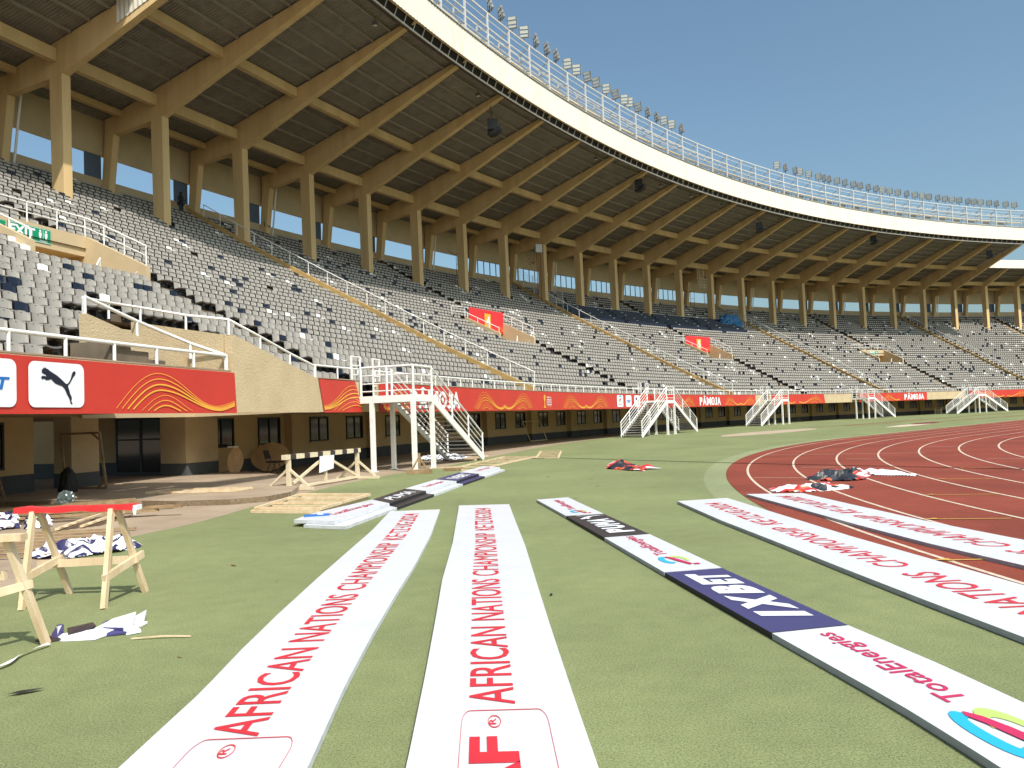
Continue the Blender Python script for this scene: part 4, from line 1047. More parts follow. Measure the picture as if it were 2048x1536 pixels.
mb = MB(); fn = lambda x, y: S(2.54 + x / 6.29, DW + .058, 2.10 + y)
flat_poly(mb, [(.10, .08), (.42, .08), (.42, .14), (.34, .18), (.31, .40), (.36, .55), (.40, .66), (.36, .80), (.26, .86), (.16, .80), (.12, .66), (.16, .55), (.21, .40), (.18, .18), (.10, .14)], fn); mb.build('trophy_mark', M['gold'], b)
mb = MB()
for i, s in enumerate(('TotalEnergies', 'AFRICAN', 'NATIONS', 'CHAMPIONSHIP')): put_text(mb, s, .55, 1.28, .64 - i * .14, .74 - i * .14, fn, .02)
mb.build('lettering', M['card'], b)
mb = MB(); put_text(mb, 'KE-TZ-UG-2024', .55, 1.28, .12, .17, fn, .01); mb.build('small_lettering', M['gold'], b)
card(b, 4.523, 4.709, 'energy'); card(b, 4.786, 4.962, 'bet'); card(b, 5.048, 5.236, 'cat')
wave_lines(b, 6.45, 7.10, True); pamoja(b, 7.247, 8.012); wave_lines(b, 8.15, 8.75); wave_lines(b, 8.75, 9.31, True)
b = banner(9.944, 11.99, 'red banner with double gold waves right of the third staircase', (0, .05)); wave_lines(b, 10.05, 10.85); wave_lines(b, 11.0, 11.98, True)
b = banner(13.356, 16.02, 'red banner with small PAMOJA lettering behind the fourth staircase'); wave_lines(b, 14.3, 14.95); pamoja(b, 15.14, 15.90)
b = banner(17.65, 21.2, 'farthest red banner with gold waves at the right edge'); wave_lines(b, 18.0, 18.9); wave_lines(b, 19.0, 19.9, True); wave_lines(b, 20.2, 21.0)

# signs on the exit portals
def portal_sign(name, t0, t1, z0, z1, m, label, o=9.49):
    mb = MB(); mb.hexa([S(t0, o, z0), S(t1, o, z0), S(t1, o - .03, z0), S(t0, o - .03, z0)], [S(t0, o, z1), S(t1, o, z1), S(t1, o - .03, z1), S(t0, o - .03, z1)])
    ob = mb.build(name, m, base=S((t0 + t1) / 2, o, z0)); return tag(ob, label, 'sign', 'signs on the exit portals')
def exit_marks(ob, t0, t1, z0, z1, o=9.50):
    W, H = (t1 - t0) * 6.94, z1 - z0; fn = lambda x, y: S(t0 + x / 6.94, o, z0 + y)
    mb = MB(); put_text(mb, 'EXIT', .07, W * .62, H * .2, H * .86, fn, .04)
    k = H / .62
    for x in (W * .74, W * .88):
        flat_poly(mb, [(x + .05 * k * math.cos(R(a)), H * .80 + .05 * k * math.sin(R(a))) for a in range(0, 360, 45)], fn)
        flat_poly(mb, [(x - .07 * k, H * .70), (x - .06 * k, H * .42), (x - .04 * k, H * .42), (x - .045 * k, H * .27), (x + .045 * k, H * .27), (x + .04 * k, H * .42), (x + .06 * k, H * .42), (x + .07 * k, H * .70)], fn)
    ribbon(mb, [(W * .81, H * .28), (W * .81, H * .86)], .02, fn); put_text(mb, 'TOILET', W * .72, W * .92, H * .10, H * .2, fn, .02)
    q = [(.03, .03), (W - .03, .03), (W - .03, H - .03), (.03, H - .03), (.03, .03)]; ribbon(mb, q, .018, fn)
    mb.build('lettering', M['card'], ob)
ob = portal_sign('exit_sign', -.615, -.325, 9.58, 10.20, M['green'], 'green EXIT and toilet sign on the nearest portal at the upper left'); exit_marks(ob, -.615, -.325, 9.58, 10.20)
ob = portal_sign('information_sign', -.82, -.63, 9.55, 10.14, M['blue'], 'blue sign with a green upper strip cut off by the left edge')
mb = MB(); mb.face([S(-.82, 9.50, 10.0), S(-.63, 9.50, 9.98), S(-.63, 9.50, 10.14), S(-.82, 9.50, 10.14)]); mb.build('green_strip', M['green'], ob)
ob = portal_sign('exit_sign', 17.44, 17.73, 9.6, 10.14, M['green'], 'tiny green EXIT sign on the far right portal'); exit_marks(ob, 17.44, 17.73, 9.6, 10.14)
for n, num, w in ((1, '4', 'left'), (2, '5', 'right')):
    t0, t1 = PORT[n]; z0, z1 = 9.25, 11.2
    ob = portal_sign('number_sign', t0 + .03, t1 + .02, z0, z1, M['red2'], 'bright red sheet with the number %s hung over the %s red portal' % (num, w), 9.55)
    fn = lambda x, y: S(t0 + .03 + x / 6.94, 9.61, z0 + y); mb = MB(); mb2 = MB()
    flat_poly(mb2, rrect(1.0, 1.3, .08), lambda x, y: fn(2.3 + x, .32 + y) ); mb2.build('number_card', M['gold'], ob)
    fn3 = lambda x, y: S(t0 + .03 + x / 6.94, 9.65, z0 + y)
    put_text(mb, num, 2.5, 3.1, .5, 1.4, fn3, .03); mb.build('number', M['card'], ob)
    mb = MB()
    for j in range(4): ribbon(mb, [(4.2 + .16 * j + (1.1 - .16 * j) * .5 * (1 - math.cos(R(a))), (.62 - .13 * j) * math.sin(R(a))) for a in range(0, 181, 15)], .04, fn)
    mb.build('wave_lines', M['orange'], ob)

# ---------------------------------------------------------------- boards lying on the turf
def interp_edge(E, y):
    E = sorted(E, key=lambda p: p[1]); return float(np.interp(y, [p[1] for p in E], [p[0] for p in E]))
class Board:
    """board between two edge polylines (left, right), y0..y1, top height h; (a, b) maps to metres: a along the board, b across"""
    def __init__(s, name, EL, ER, y0L, y0R, y1L, y1R, h, m, me_, label, n=40, th=None, cat='advertising board', group=None, z0=.0):
        EL = sorted(EL, key=lambda p: p[1]); ER = sorted(ER, key=lambda p: p[1]); s.EL, s.ER = EL, ER
        s.yl = lambda f: y0L + (y1L - y0L) * f; s.yr = lambda f: y0R + (y1R - y0R) * f; s.h = h
        mb = MB(); mb2 = MB(); rw = []
        for i in range(n + 1):
            f = i / n; l = Vector((interp_edge(EL, s.yl(f)), s.yl(f), h)); r = Vector((interp_edge(ER, s.yr(f)), s.yr(f), h)); rw.append((l, r))
        dn = Vector((0, 0, -h + z0 + .004)); s.L = sum((b[0] - a[0]).length for a, b in zip(rw[:-1], rw[1:])); s.W = (rw[0][1] - rw[0][0]).length
        for (l0, r0), (l1, r1) in zip(rw[:-1], rw[1:]):
            mb.m = 0; mb.face([l0, r0, r1, l1]); mb.m = 1
            mb.face([l0 + dn, l0, l1, l1 + dn]); mb.face([r0, r0 + dn, r1 + dn, r1])
        mb.m = 1; l, r = rw[0]; mb.face([l + dn, r + dn, r, l]); l, r = rw[-1]; mb.face([r + dn, l + dn, l, r])
        s.ob = mb.build(name, [m, me_], base=((rw[n // 2][0] + rw[n // 2][1]) / 2) * 1.0 + dn); tag(s.ob, label, cat, group)
    def at(s, f, g, dz=.004):
        """f 0..1 along (near to far), g 0..1 from the left edge to the right edge"""
        l = Vector((interp_edge(s.EL, s.yl(f)), s.yl(f), s.h + dz)); r = Vector((interp_edge(s.ER, s.yr(f)), s.yr(f), s.h + dz)); return l + (r - l) * g
    def word(s, txt, f0, f1, g_base, g_top, m, bold=.0, name='lettering', spacing=1.0, shear=0.0, dz=.004):
        mb = MB(); put_text(mb, txt, 0, 1, 0, 1, lambda u, v: s.at(f0 + (f1 - f0) * u, g_base + (g_top - g_base) * v, dz), bold, spacing, shear); return mb.build(name, m, s.ob)
B1L = [(-1.9, 1.0), (-1.96, 3.96), (-1.97, 4.46), (-1.98, 5.05), (-2.04, 5.95), (-2.09, 7.1), (-2.135, 8.79), (-2.165, 10.54), (-2.195, 12.33), (-2.31, 14.88)]
B1R = [(-.95, 1.0), (-1.03, 3.88), (-1.10, 5.07), (-1.14, 6.31), (-1.165, 7.86), (-1.17, 9.18), (-1.235, 11.65), (-1.40, 14.9)]
B2L = [(-.48, 1.0), (-.56, 3.84), (-.62, 5.21), (-.70, 6.79), (-.78, 8.26), (-.86, 10.76), (-1.09, 15.48)]
B2R = [(.42, 1.0), (.33, 3.76), (.29, 4.65), (.23, 6.18), (.18, 7.61), (.09, 10.32), (-.03, 12.88), (-.14, 15.35)]
LAB = 'AFRICAN NATIONS CHAMPIONSHIP KE\u2022TZ\u2022UG\u20222024'
def long_board(name, EL, ER, y0, yl, yr, label, ys_, gb, gt, h=.045, edge=None, frame=None, f_caf=None):
    """ys_: distances where AFRICAN, NATIONS, CHAMPIONSHIP and the short words start and end"""
    b = Board(name, EL, ER, y0, y0, yl, yr, h, M['board'], edge or M['bedge2'], label, group='white boards with red lettering laid on the ground')
    G = lambda y: (y - y0) / ((yl + yr) / 2 - y0)
    for s, a, c_ in (('AFRICAN', ys_[0], ys_[1]), ('NATIONS', ys_[2], ys_[3]), ('CHAMPIONSHIP', ys_[4], ys_[5])): b.word(s, G(a), G(c_), gb, gt, M['letter'], 0.0 if 'M' in s else .006)
    F = lambda q: G(ys_[6] + (ys_[7] - ys_[6]) * q)
    for s, a, c_ in (('KE', 0, .165), ('TZ', .215, .38), ('UG', .43, .60), ('2024', .65, 1.0)): b.word(s, F(a), F(c_), gb, gt, M['letter'], .006)
    for q in (.19, .405, .625):
        mb = MB(); gm = (gb + gt) / 2; flat_poly(mb, [(F(q - .01), gm + .03), (F(q + .01), gm + .03), (F(q + .01), gm - .03), (F(q - .01), gm - .03)], lambda u, v: b.at(u, v)); mb.build('dot', M['letter'], b.ob)
    if f_caf:
        f0, f1, g0, g1 = f_caf; mb = MB(); pr = rrect(1, 1, .10); pr.append(pr[0]); ribbon(mb, pr, .006, lambda u, v: b.at(f0 + (f1 - f0) * u, g0 + (g1 - g0) * v)); mb.build('frame_line', M['letter'], b.ob)
        b.word('CAF', f0 + (f1 - f0) * .08, f0 + (f1 - f0) * .80, gb - (gb - gt) * .05, gt + (gb - gt) * .02, M['letter'], .04, name='crest_lettering')
        mb = MB(); rg = [(.91 + .045 * math.cos(R(a)), .62 + .045 * math.sin(R(a)) * 1.6) for a in range(0, 361, 20)]; ribbon(mb, rg, .008, lambda u, v: b.at(f0 + (f1 - f0) * u, g0 + (g1 - g0) * v))
        put_text(mb, 'R', .887, .933, .60, .68, lambda u, v: b.at(f0 + (f1 - f0) * u, g0 + (g1 - g0) * v), .01); mb.build('registered_mark', M['letter'], b.ob)
    return b
yf = lambda y, y1: (y - 1.2) / (y1 - 1.2)
b1 = long_board('lettered_board', B1L, B1R, 1.2, 14.88, 14.9, 'long white board with red lettering, the leftmost of the long ones', (4.30, 5.96, 6.13, 7.76, 7.95, 10.95, 11.23, 14.35), .63, .33, f_caf=(yf(2.5, 14.9), yf(4.28, 14.9), .86, .30))
b2 = long_board('lettered_board', B2L, B2R, 1.2, 15.45, 15.35, 'long white board with red lettering in the centre foreground', (4.64, 6.36, 6.56, 8.24, 8.42, 11.55, 11.85, 14.8), .62, .32, f_caf=(yf(2.7, 15.4), yf(4.55, 15.4), .80, .28))
B4L = [(3.75, 0), (3.55, 3.5), (3.38, 5.53), (3.29, 6.67), (3.21, 7.94), (3.09, 10.12), (2.98, 11.9), (2.90, 14.73)]
B4R = [(4.8, 0), (4.6, 4.5), (4.34, 7.07), (4.22, 8.49), (4.09, 10.08), (3.98, 12.37), (3.86, 14.95)]
b4 = long_board('lettered_board', B4L, B4R, 3.6, 14.73, 14.95, 'long white red-lettered board just right of the sponsor panel row', (4.35, 5.95, 6.12, 7.75, 8.05, 11.0, 11.3, 14.2), .66, .34, h=.05, edge=M['bedge'])
B5L = [(5.7, 2), (5.2, 6), (4.87, 7.87), (4.68, 9.33), (4.56, 11.15), (4.46, 13.57), (4.36, 15.5)]
B5R = [(6.8, 3), (6.1, 7.5), (5.76, 9.32), (5.55, 11.11), (5.44, 13.3), (5.36, 15.3)]
b5 = long_board('lettered_board', B5L, B5R, 4.2, 15.5, 15.3, 'rightmost white red-lettered board, lying partly on the red track', (5.3, 6.9, 7.1, 8.7, 8.95, 11.9, 12.2, 14.9), .66, .34, h=.05, edge=M['bedge'])
B3L = [(2.12, 1.0), (2.08, 3.46), (2.05, 3.9), (2.0, 4.44), (1.79, 5.89), (1.46, 8.24), (1.13, 10.72), (.79, 13.19), (.39, 15.96)]
B3R = [(2.9, 1.2), (2.72, 3.7), (2.64, 4.37), (2.56, 5.03), (2.39, 6.02), (2.07, 8.36), (1.75, 10.88), (1.41, 13.27), (1.02, 16.22)]
def energies(b, f0, f1, gb=.66, gt=.36, lf=None):
    b.word('TotalEnergies', f0, f1, gb, gt, M['pink'], .012)
    if lf:
        ms = newmarks(); a0, a1, g0, g1 = lf; energy_logo(ms, lambda x, y, l=0: b.at(a0 + (a1 - a0) * x, g0 + (g1 - g0) * y, .004 + .003 * l), 1.0); build_marks(ms, b.ob)
grp = 'sponsor panels laid end to end'
def pan(y0L, y0R, y1L, y1R, m, me_, label): return Board('sponsor_panel', B3L, B3R, y0L, y0R, y1L, y1R, .048, m, me_, label, n=12, group=grp)
p = pan(2.2, 2.3, 5.88, 6.01, M['board'], M['bedge'], 'nearest white sponsor panel, with large raspberry lettering and coloured loop logo'); energies(p, .585, .965, .72, .40, (.33, .56, .72, .18))
p = pan(5.90, 6.03, 8.23, 8.35, M['purple'], M['dedge'], 'indigo sponsor panel with slanted white lettering')
for s_, a_, c_ in (('1', .13, .25), ('X', .23, .50), ('B', .49, .66), ('E', .67, .80), ('T', .79, .92)): p.word(s_, a_, c_, .84, .22, M['card'], .07, shear=.25)
p = pan(8.25, 8.37, 10.71, 10.87, M['board'], M['bedge'], 'white sponsor panel with small raspberry lettering between the indigo and the black one'); energies(p, .37, .97, .66, .36, (.10, .33, .76, .26))
p = pan(10.73, 10.89, 13.18, 13.26, M['brown'], M['dedge'], 'black sponsor panel with tall white letters and leaping cat')
for s_, a_, c_ in (('P', .13, .27), ('U', .29, .43), ('M', .45, .60), ('A', .61, .75)): p.word(s_, a_, c_, .85, .26, M['card'], .06)
mb = MB(); puma(mb, lambda x, y: p.at(.76 + x, .92 - y, .008), .19, .76); mb.build('cat_mark', M['card'], p.ob)
p = pan(13.2, 13.28, 15.95, 16.2, M['board'], M['bedge'], 'farthest white sponsor panel of the row, with tiny raspberry lettering'); energies(p, .27, .87, .64, .36, (.06, .24, .72, .30))
# far stack of two layers
B0L = [(-3.75, 12.9), (-3.6, 14.4), (-2.93, 16.51), (-2.58, 19.01), (-2.11, 21.63), (-1.66, 24.2), (-1.02, 27.03)]
B0R = [(-3.05, 12.5), (-2.42, 15.74), (-2.0, 18.15), (-1.5, 20.79), (-1.04, 23.18), (-.5, 25.86), (-.3, 27)]
C0L = [(x + .25, y) for x, y in B0L]; C0R = [(-2.76, 12.5), (-2.2, 15.74), (-1.75, 18.15), (-1.28, 20.79), (-.82, 23.18), (-.3, 25.86), (-.1, 27)]
ys = [(13.5, 13.1), (16.6, 15.7), (19.0, 18.15), (21.6, 20.8), (24.2, 23.2), (27.0, 26.0)]
mk = ['board', 'brown', 'board', 'purple', 'board']; adj = ['nearest white', 'nearer black', 'middle white', 'farther indigo', 'farthest white']
for i in range(5):
    e_ = M['dedge'] if mk[i] in ('brown', 'purple') else M['bedge2']
    b = Board('sponsor_panel', C0L, C0R, ys[i][0] - .25, ys[i][1] - .25, ys[i + 1][0] - .29, ys[i + 1][1] - .29, .055, M[mk[i]], e_, adj[i] + ' panel in the lower layer of the board stack left of centre', n=6, group='stacked sponsor panels')
    b = Board('sponsor_panel', B0L, B0R, ys[i][0], ys[i][1], ys[i + 1][0] - .04, ys[i + 1][1] - .04, .115, M[mk[i]], e_, adj[i] + ' panel on top of the stack of boards left of centre', n=6, group='stacked sponsor panels', z0=.056)
    if mk[i] == 'board': energies(b, .25, .85, .70, .40)
    elif mk[i] == 'brown': b.word('PUMA', .15, .85, .8, .3, M['card'], .02)
    else: b.word('1XBET', .15, .85, .8, .3, M['card'], .03, shear=-.2)
mb = MB(); mb.box((-3.42, 13.95, .118), .42, .20, .02, .3); o = mb.build('sticker_card', M['blue'], base=(-3.42, 13.95, .118)); tag(o, 'small blue and white card lying on the near end of the stacked boards', 'card')
mb = MB(); mb.box((-3.36, 13.96, .139), .10, .12, .003, .3); mb.build('white_patch', M['card'], o)

# ---------------------------------------------------------------- timber trestles
def plank(name, parent, p, q, w=.075, h=.045, m=None, up=(0, 0, 1)):
    mb = MB(); mb.bar(p, q, w, h, up); return mb.build(name, m or M['wood'], parent)
r = empty('sawhorse', (-4.3, 8.15, 0), 'pine sawhorse with its top bar wrapped in red vinyl, on the turf at the left', 'sawhorse')
for (x, yf_, yb, xt) in ((-3.9, 7.74, 8.48, -4.02), (-4.72, 7.81, 8.55, -4.80)):
    plank('leg', r, (x - .03, yf_, 0), (xt, 8.10, .90), .062, .044, up=(1, 0, 0)); plank('leg', r, (x + .03, yb, 0), (xt + .03, 8.16, .90), .062, .044, up=(1, 0, 0))
    plank('cross_brace', r, (x - .06, 7.80, .27), (x + .02, 8.45, .40), .04, .07)
plank('stretcher', r, (-4.92, 8.38, .34), (-3.86, 8.30, .37), .04, .075)
mb = MB(); pts = [(-4.98 + 1.2 * i / 12, 8.13 + .006 * math.sin(i * 2.1), .918 - .004 * (i - 6) / 6 + .004 * math.sin(i * 1.3)) for i in range(13)]
rings = []
for i, p_ in enumerate(pts):
    x, y, z = p_; w_, h_ = .055 + .004 * math.sin(i * 2.3), .028 + .005 * math.sin(i * 1.7); rings.append([Vector((x, y + a_ * w_, z + b__ * h_)) for a_, b__ in ((-1, -1), (1, -1), (1.02, 1), (-.98, 1))])
for r0, r1 in zip(rings[:-1], rings[1:]):
    for k in range(4): mb.face([r0[k], r1[k], r1[(k + 1) % 4], r0[(k + 1) % 4]])
mb.face(rings[0]); mb.face(rings[-1][::-1])
mb.build('top_bar', M['red2'], r)
mb = MB(); mb.face([(-3.80, 8.07, .90), (-3.755, 8.07, .92), (-3.765, 8.07, .84), (-3.79, 8.07, .845)]); mb.box((-3.775, 8.13, .885), .03, .13, .05); mb.build('loose_wrap_end', M['card'], r)
r = empty('sawhorse', (-4.3, 6.3, 0), 'bare pine sawhorse cut off by the left edge of the picture', 'sawhorse')
for x, xt in ((-3.77, -3.92), (-4.72, -4.75)):
    plank('leg', r, (x, 6.52, 0), (xt, 6.28, .86), .062, .044, up=(1, 0, 0)); plank('leg', r, (x - .42, 5.62, 0), (xt - .03, 6.18, .86), .062, .044, up=(1, 0, 0))
    plank('cross_brace', r, (x - .34, 5.98, .45), (x - .05, 6.42, .50), .04, .06)
plank('top_bar', r, (-4.95, 6.22, .885), (-3.78, 6.26, .885), .10, .05); plank('stretcher', r, (-4.9, 6.40, .50), (-4.0, 6.38, .58), .04, .07)

# steeplechase barrier
r = empty('track_barrier', (-5.45, 23.1, 0), 'cream wooden steeplechase barrier with black blocks along its top beam', 'barrier')
L_, R2 = Vector((-5.95, 21.4, 0)), Vector((-4.80, 24.8, 0)); d = (R2 - L_).normalized(); n = Vector((d.y, -d.x, 0))
A, B_ = L_ - d * .22, R2 + d * .12
mb = MB(); mb.bar(A + Vector((0, 0, .86)), B_ + Vector((0, 0, .86)), .127, .127); beam = mb.build('top_beam', M['cream'], r)
for i in range(6):
    c = A + (B_ - A) * ((i + .35) / 6) + Vector((0, 0, .86)); mb = MB(); mb.bar(c, c + d * .26, .131, .131); mb.build('black_block', M['brown'], beam)
for c, w in ((L_, 0), (R2, 0)):
    mb = MB(); mb.bar(c - n * .72 + Vector((0, 0, .04)), c + n * .72 + Vector((0, 0, .04)), .10, .08); mb.build('foot', M['cream'], r)
    mb = MB(); mb.bar(c + Vector((0, 0, .08)), c + Vector((0, 0, .80)), .10, .10, d); mb.build('upright', M['cream'], r)
    for s in (-1, 1): mb = MB(); mb.bar(c + n * .6 * s + Vector((0, 0, .08)), c + n * .05 * s + Vector((0, 0, .52)), .05, .06); mb.build('foot_brace', M['cream'], r)
mid = (L_ + R2) / 2
mb = MB(); mb.bar(mid + Vector((0, 0, .1)), mid + Vector((0, 0, .80)), .07, .07, d); mb.build('middle_post', M['cream'], r)
for c, s in ((L_, 1), (R2, -1)): mb = MB(); mb.bar(c + d * s * .1 + Vector((0, 0, .12)), mid + Vector((0, 0, .78)), .05, .07); mb.build('long_brace', M['cream'], r)
mb = MB(); mb.bar(L_ + Vector((0, 0, .06)), R2 + Vector((0, 0, .06)), .07, .07); mb.build('ground_rail', M['cream'], r)
mb = MB(); a = mid - d * .45 + n * .07; mb.hexa([a + Vector((0, 0, .34)), a + d * .75 + Vector((0, 0, .42)), a + d * .75 + n * .01 + Vector((0, 0, .42)), a + n * .01 + Vector((0, 0, .34))], [a + d * .05 + Vector((0, 0, .8)), a + d * .8 + Vector((0, 0, .8)), a + d * .8 + n * .01 + Vector((0, 0, .8)), a + d * .05 + n * .01 + Vector((0, 0, .8))])
tag(mb.build('hanging_sheet', M['card'], base=tuple(mid)), 'white vinyl sheet hanging from the middle of the cream barrier', 'sheet')

# timber frames lying on the ground
def lying_frame(c4, label, nbar=2, w=.07, th=.05, m='wood', z=0.004, stack=1, group='pine banner frames lying on the ground'):
    c4 = [Vector((*p, 0)) for p in c4]; cen = sum(c4, Vector()) / 4; r = empty('timber_rack', cen, label, 'timber frame', group)
    for s in range(stack):
        q = [p + Vector((.05 * s, .07 * s, z + th / 2 + s * (th + .006))) for p in c4]
        for i in range(4):
            a, b = q[i], q[(i + 1) % 4]; dd = (b - a).normalized()
            plank('frame_bar', r, a + Vector((0, 0, .001 * i)), b + Vector((0, 0, .001 * i)), w, th, M[m])
        for j in range(nbar):
            f = (j + 1) / (nbar + 1); a = q[0] + (q[3] - q[0]) * f; b = q[1] + (q[2] - q[1]) * f; plank('cross_bar', r, a + Vector((0, 0, .003)), b + Vector((0, 0, .003)), w, th * .9, M[m])
    return r
lying_frame([(-5.15, 15.9), (-3.75, 15.35), (-3.3, 18.0), (-5.0, 18.75)], 'stacked pine frames on the turf edge left of the stacked boards', 2, stack=2)
lying_frame([(-2.3, 26.9), (-1.25, 26.5), (-.2, 30.2), (-1.35, 31.0)], 'long pine frame on the turf just before the nearest staircase foot', 2)
lying_frame([(-1.3, 31.0), (-.2, 30.4), (.85, 33.6), (-.5, 34.5)], 'pine frame on the turf at the foot of the nearest staircase flight', 2)
lying_frame([(.87, 32.9), (1.73, 32.3), (2.17, 38.0), (1.26, 38.8)], 'farthest pine frame lying alone on the turf beyond the nearest staircase', 3)
lying_frame([(-2.7, 33.6), (-1.6, 33.0), (-1.2, 36.2), (-2.4, 36.6)], 'pine frame on the concrete behind the nearest staircase flight', 1)
lying_frame([(-9.2, 20.3), (-6.9, 20.0), (-6.7, 20.7), (-9.0, 21.2)], 'narrow pine frame lying in the shade on the raised plaza', 1, z=.115)
def loose_pile(label, items, m='woodold', name='timber_pile', cat='timber', parts='plank'):
    c = Vector(items[0][0]); r = empty(name, (c.x, c.y, 0), label, cat)
    for a, b, w, h in items: plank(parts, r, a, b, w, h, M[m])
rr = random.Random(5)
loose_pile('short sunlit pine offcuts beside the shade edge at the left', [((-8.0 + .09 * i, 14.2 + .1 * i, .03 + .035 * (i % 3)), (-8.35 + .12 * i, 15.9 + .12 * i, .03 + .035 * (i % 3)), .07, .035) for i in range(6)], 'wood')
its = []
for i in range(13):
    x = -12.4 + rr.uniform(0, 2.2); its.append(((x, 16.2 + rr.uniform(-1.5, .8), .05 + .06 * (i % 4)), (x + 3.4 + rr.uniform(-.4, .4), 16.9 + rr.uniform(-1.0, .8), .05 + .06 * (i % 4)), .10, .05))
loose_pile('pile of weathered planks in the shade behind the red topped sawhorse', its)
its = []
for i in range(7): its.append(((-9.0 + .05 * i, 13.6 - i * .42, .03), (-6.6 + rr.uniform(-.3, .2), 13.9 - i * .45, .03), .05, .03))
loose_pile('thin weathered battens scattered over the sunlit concrete at the left', its)
r = empty('timber_stand', (-3.1, 26.3, 0), 'old timber foot block with small braces beside a post of the nearest staircase', 'timber stand')
plank('base', r, (-3.45, 26.0, .07), (-2.65, 25.95, .07), .16, .13, M['woodold']); plank('upright', r, (-3.05, 26.0, .1), (-3.05, 26.0, .66), .07, .07, M['woodold'])
for q in (-.25, .25): plank('brace', r, (-3.05 + q, 26.0, .12), (-3.05, 26.0, .55), .05, .05, M['woodold'])
r = empty('timber_stand', (-2.2, 27, 0), 'dark low timber block lying right of the staircase post', 'timber stand')
plank('base', r, (-2.35, 26.9, .05), (-1.75, 26.7, .06), .14, .1, M['woodold']); plank('beam', r, (-2.75, 27.1, .1), (-1.85, 26.8, .13), .06, .04, M['wood'])

# leaning and standing frames near the entrance
def upright_frame(a, b, h, label, lean=(0, 0), brace=True, m='woodold', w=.06):
    a, b = Vector(a), Vector(b); up = Vector((lean[0], lean[1], h)); r = empty('timber_rack', a, label, 'timber frame')
    plank('frame_bar', r, a, b, w, w, M[m]); plank('frame_bar', r, a + up, b + up, w, w, M[m])
    plank('frame_bar', r, a, a + up, w, w, M[m], (1, 0, 0)); plank('frame_bar', r, b, b + up, w, w, M[m], (1, 0, 0))
    if brace: e = (b - a).normalized(); plank('corner_brace', r, b + up - e * .3, b + up * .86, .045, .045, M[m]); plank('corner_brace', r, b - e * .35, b + up * .14, .045, .045, M[m])
    return r
upright_frame((-12.9, 23.4, .14), (-11.45, 22.8, .14), 1.55, 'tall old timber frame leaning in front of the dark double door', (-.35, .35))
for i in range(3): upright_frame((-13.9 + .12 * i, 20.2 + .12 * i, .03), (-13.1 + .12 * i, 20.3 + .12 * i, .03), 1.0 - .03 * i, 'weathered frame leaning on the wall under the left window, %s of three' % ['nearest', 'middle', 'farthest'][i], (-.35, .1), False)
upright_frame(tuple(S(3.85, 19.6, .05)), tuple(S(4.25, 19.6, .05)), 1.35, 'slim timber frame leaning on the ground floor wall between two windows', tuple(-inward(4) * .55)[:2], False, 'wood')
for i, (t, w) in enumerate(((10.9, 'left'), (11.7, 'right'))):
    upright_frame(tuple(S(t, 20.5, .02)), tuple(S(t + .5, 20.5, .02)), .75, 'low trestle frame in the shade right of the third staircase, the %s one' % w, tuple(-inward(t) * .5)[:2], False)
# oval plywood shapes, chair, backpack, bags
def oval(c, w, h, tilt, label, rz):
    c = Vector(c); x = Vector((math.cos(rz), math.sin(rz), 0)); up = Vector((-x.y * tilt, x.x * tilt, 1)).normalized(); pts = []
    for k in range(36):
        a = 2 * math.pi * k / 36; u, v = math.copysign(abs(math.cos(a)) ** 1.15, math.cos(a)), math.copysign(abs(math.sin(a)) ** 1.1, math.sin(a)); pts.append(c + x * u * w / 2 + up * (v * h / 2 + h / 2))
    n = x.cross(up); mb = MB(); mb.prism(pts, n * .03); return tag(mb.build('plywood_panel', M['ply'], base=c), label, 'panel', 'oval plywood shapes by the wall')
oval((-9.95, 28.9, .02), .64, 1.0, .15, 'small pointed oval plywood shape standing by the wall', R(-15))
oval((-9.3, 30.6, .02), 1.75, 1.12, .35, 'large oval plywood shape leaning on the wall behind the chair', R(-20))
mb = MB(); mb.bar((-10.15, 28.85, 1.02), (-9.75, 28.75, 1.02), .06, .04); tag(mb.build('timber_block', M['card'], base=(-9.95, 28.8, 1.0)), 'short white strip resting on top of the small oval plywood', 'strip')
cc = Vector((-8.45, 28.6, 0)); r = empty('office_chair', cc, 'black padded visitor chair in front of the large oval plywood', 'chair')
cx_, cy_ = Vector((math.cos(R(-10)), math.sin(R(-10)), 0)), Vector((math.sin(R(10)), math.cos(R(10)), 0))
q = lambda x, y, z: cc + cx_ * x + cy_ * y + Vector((0, 0, z))
mb = MB(); mb.hexa([q(-.2, -.22, .42), q(.26, -.22, .42), q(.26, .22, .42), q(-.2, .22, .42)], [q(-.22, -.2, .48), q(.24, -.2, .47), q(.24, .2, .47), q(-.22, .2, .48)]); mb.build('seat', M['frame'], r)
mb = MB(); mb.hexa([q(-.24, -.2, .56), q(-.21, -.2, .56), q(-.21, .2, .56), q(-.24, .2, .56)], [q(-.33, -.18, .86), q(-.30, -.18, .86), q(-.30, .18, .86), q(-.33, .18, .86)]); mb.build('backrest', M['frame'], r)
for sx_, sy_ in ((-1, -1), (-1, 1), (1, -1), (1, 1)):
    mb = MB(); mb.tube([q(.05 * sx_, .2 * sy_, .42), q(.24 * sx_, .22 * sy_, 0)], .014, 6); mb.build('leg', M['frame'], r)
for sy_ in (-1, 1): mb = MB(); mb.tube([q(-.2, .19 * sy_, .44), q(-.25, .19 * sy_, .6)], .012, 5); mb.build('back_strut', M['frame'], r)
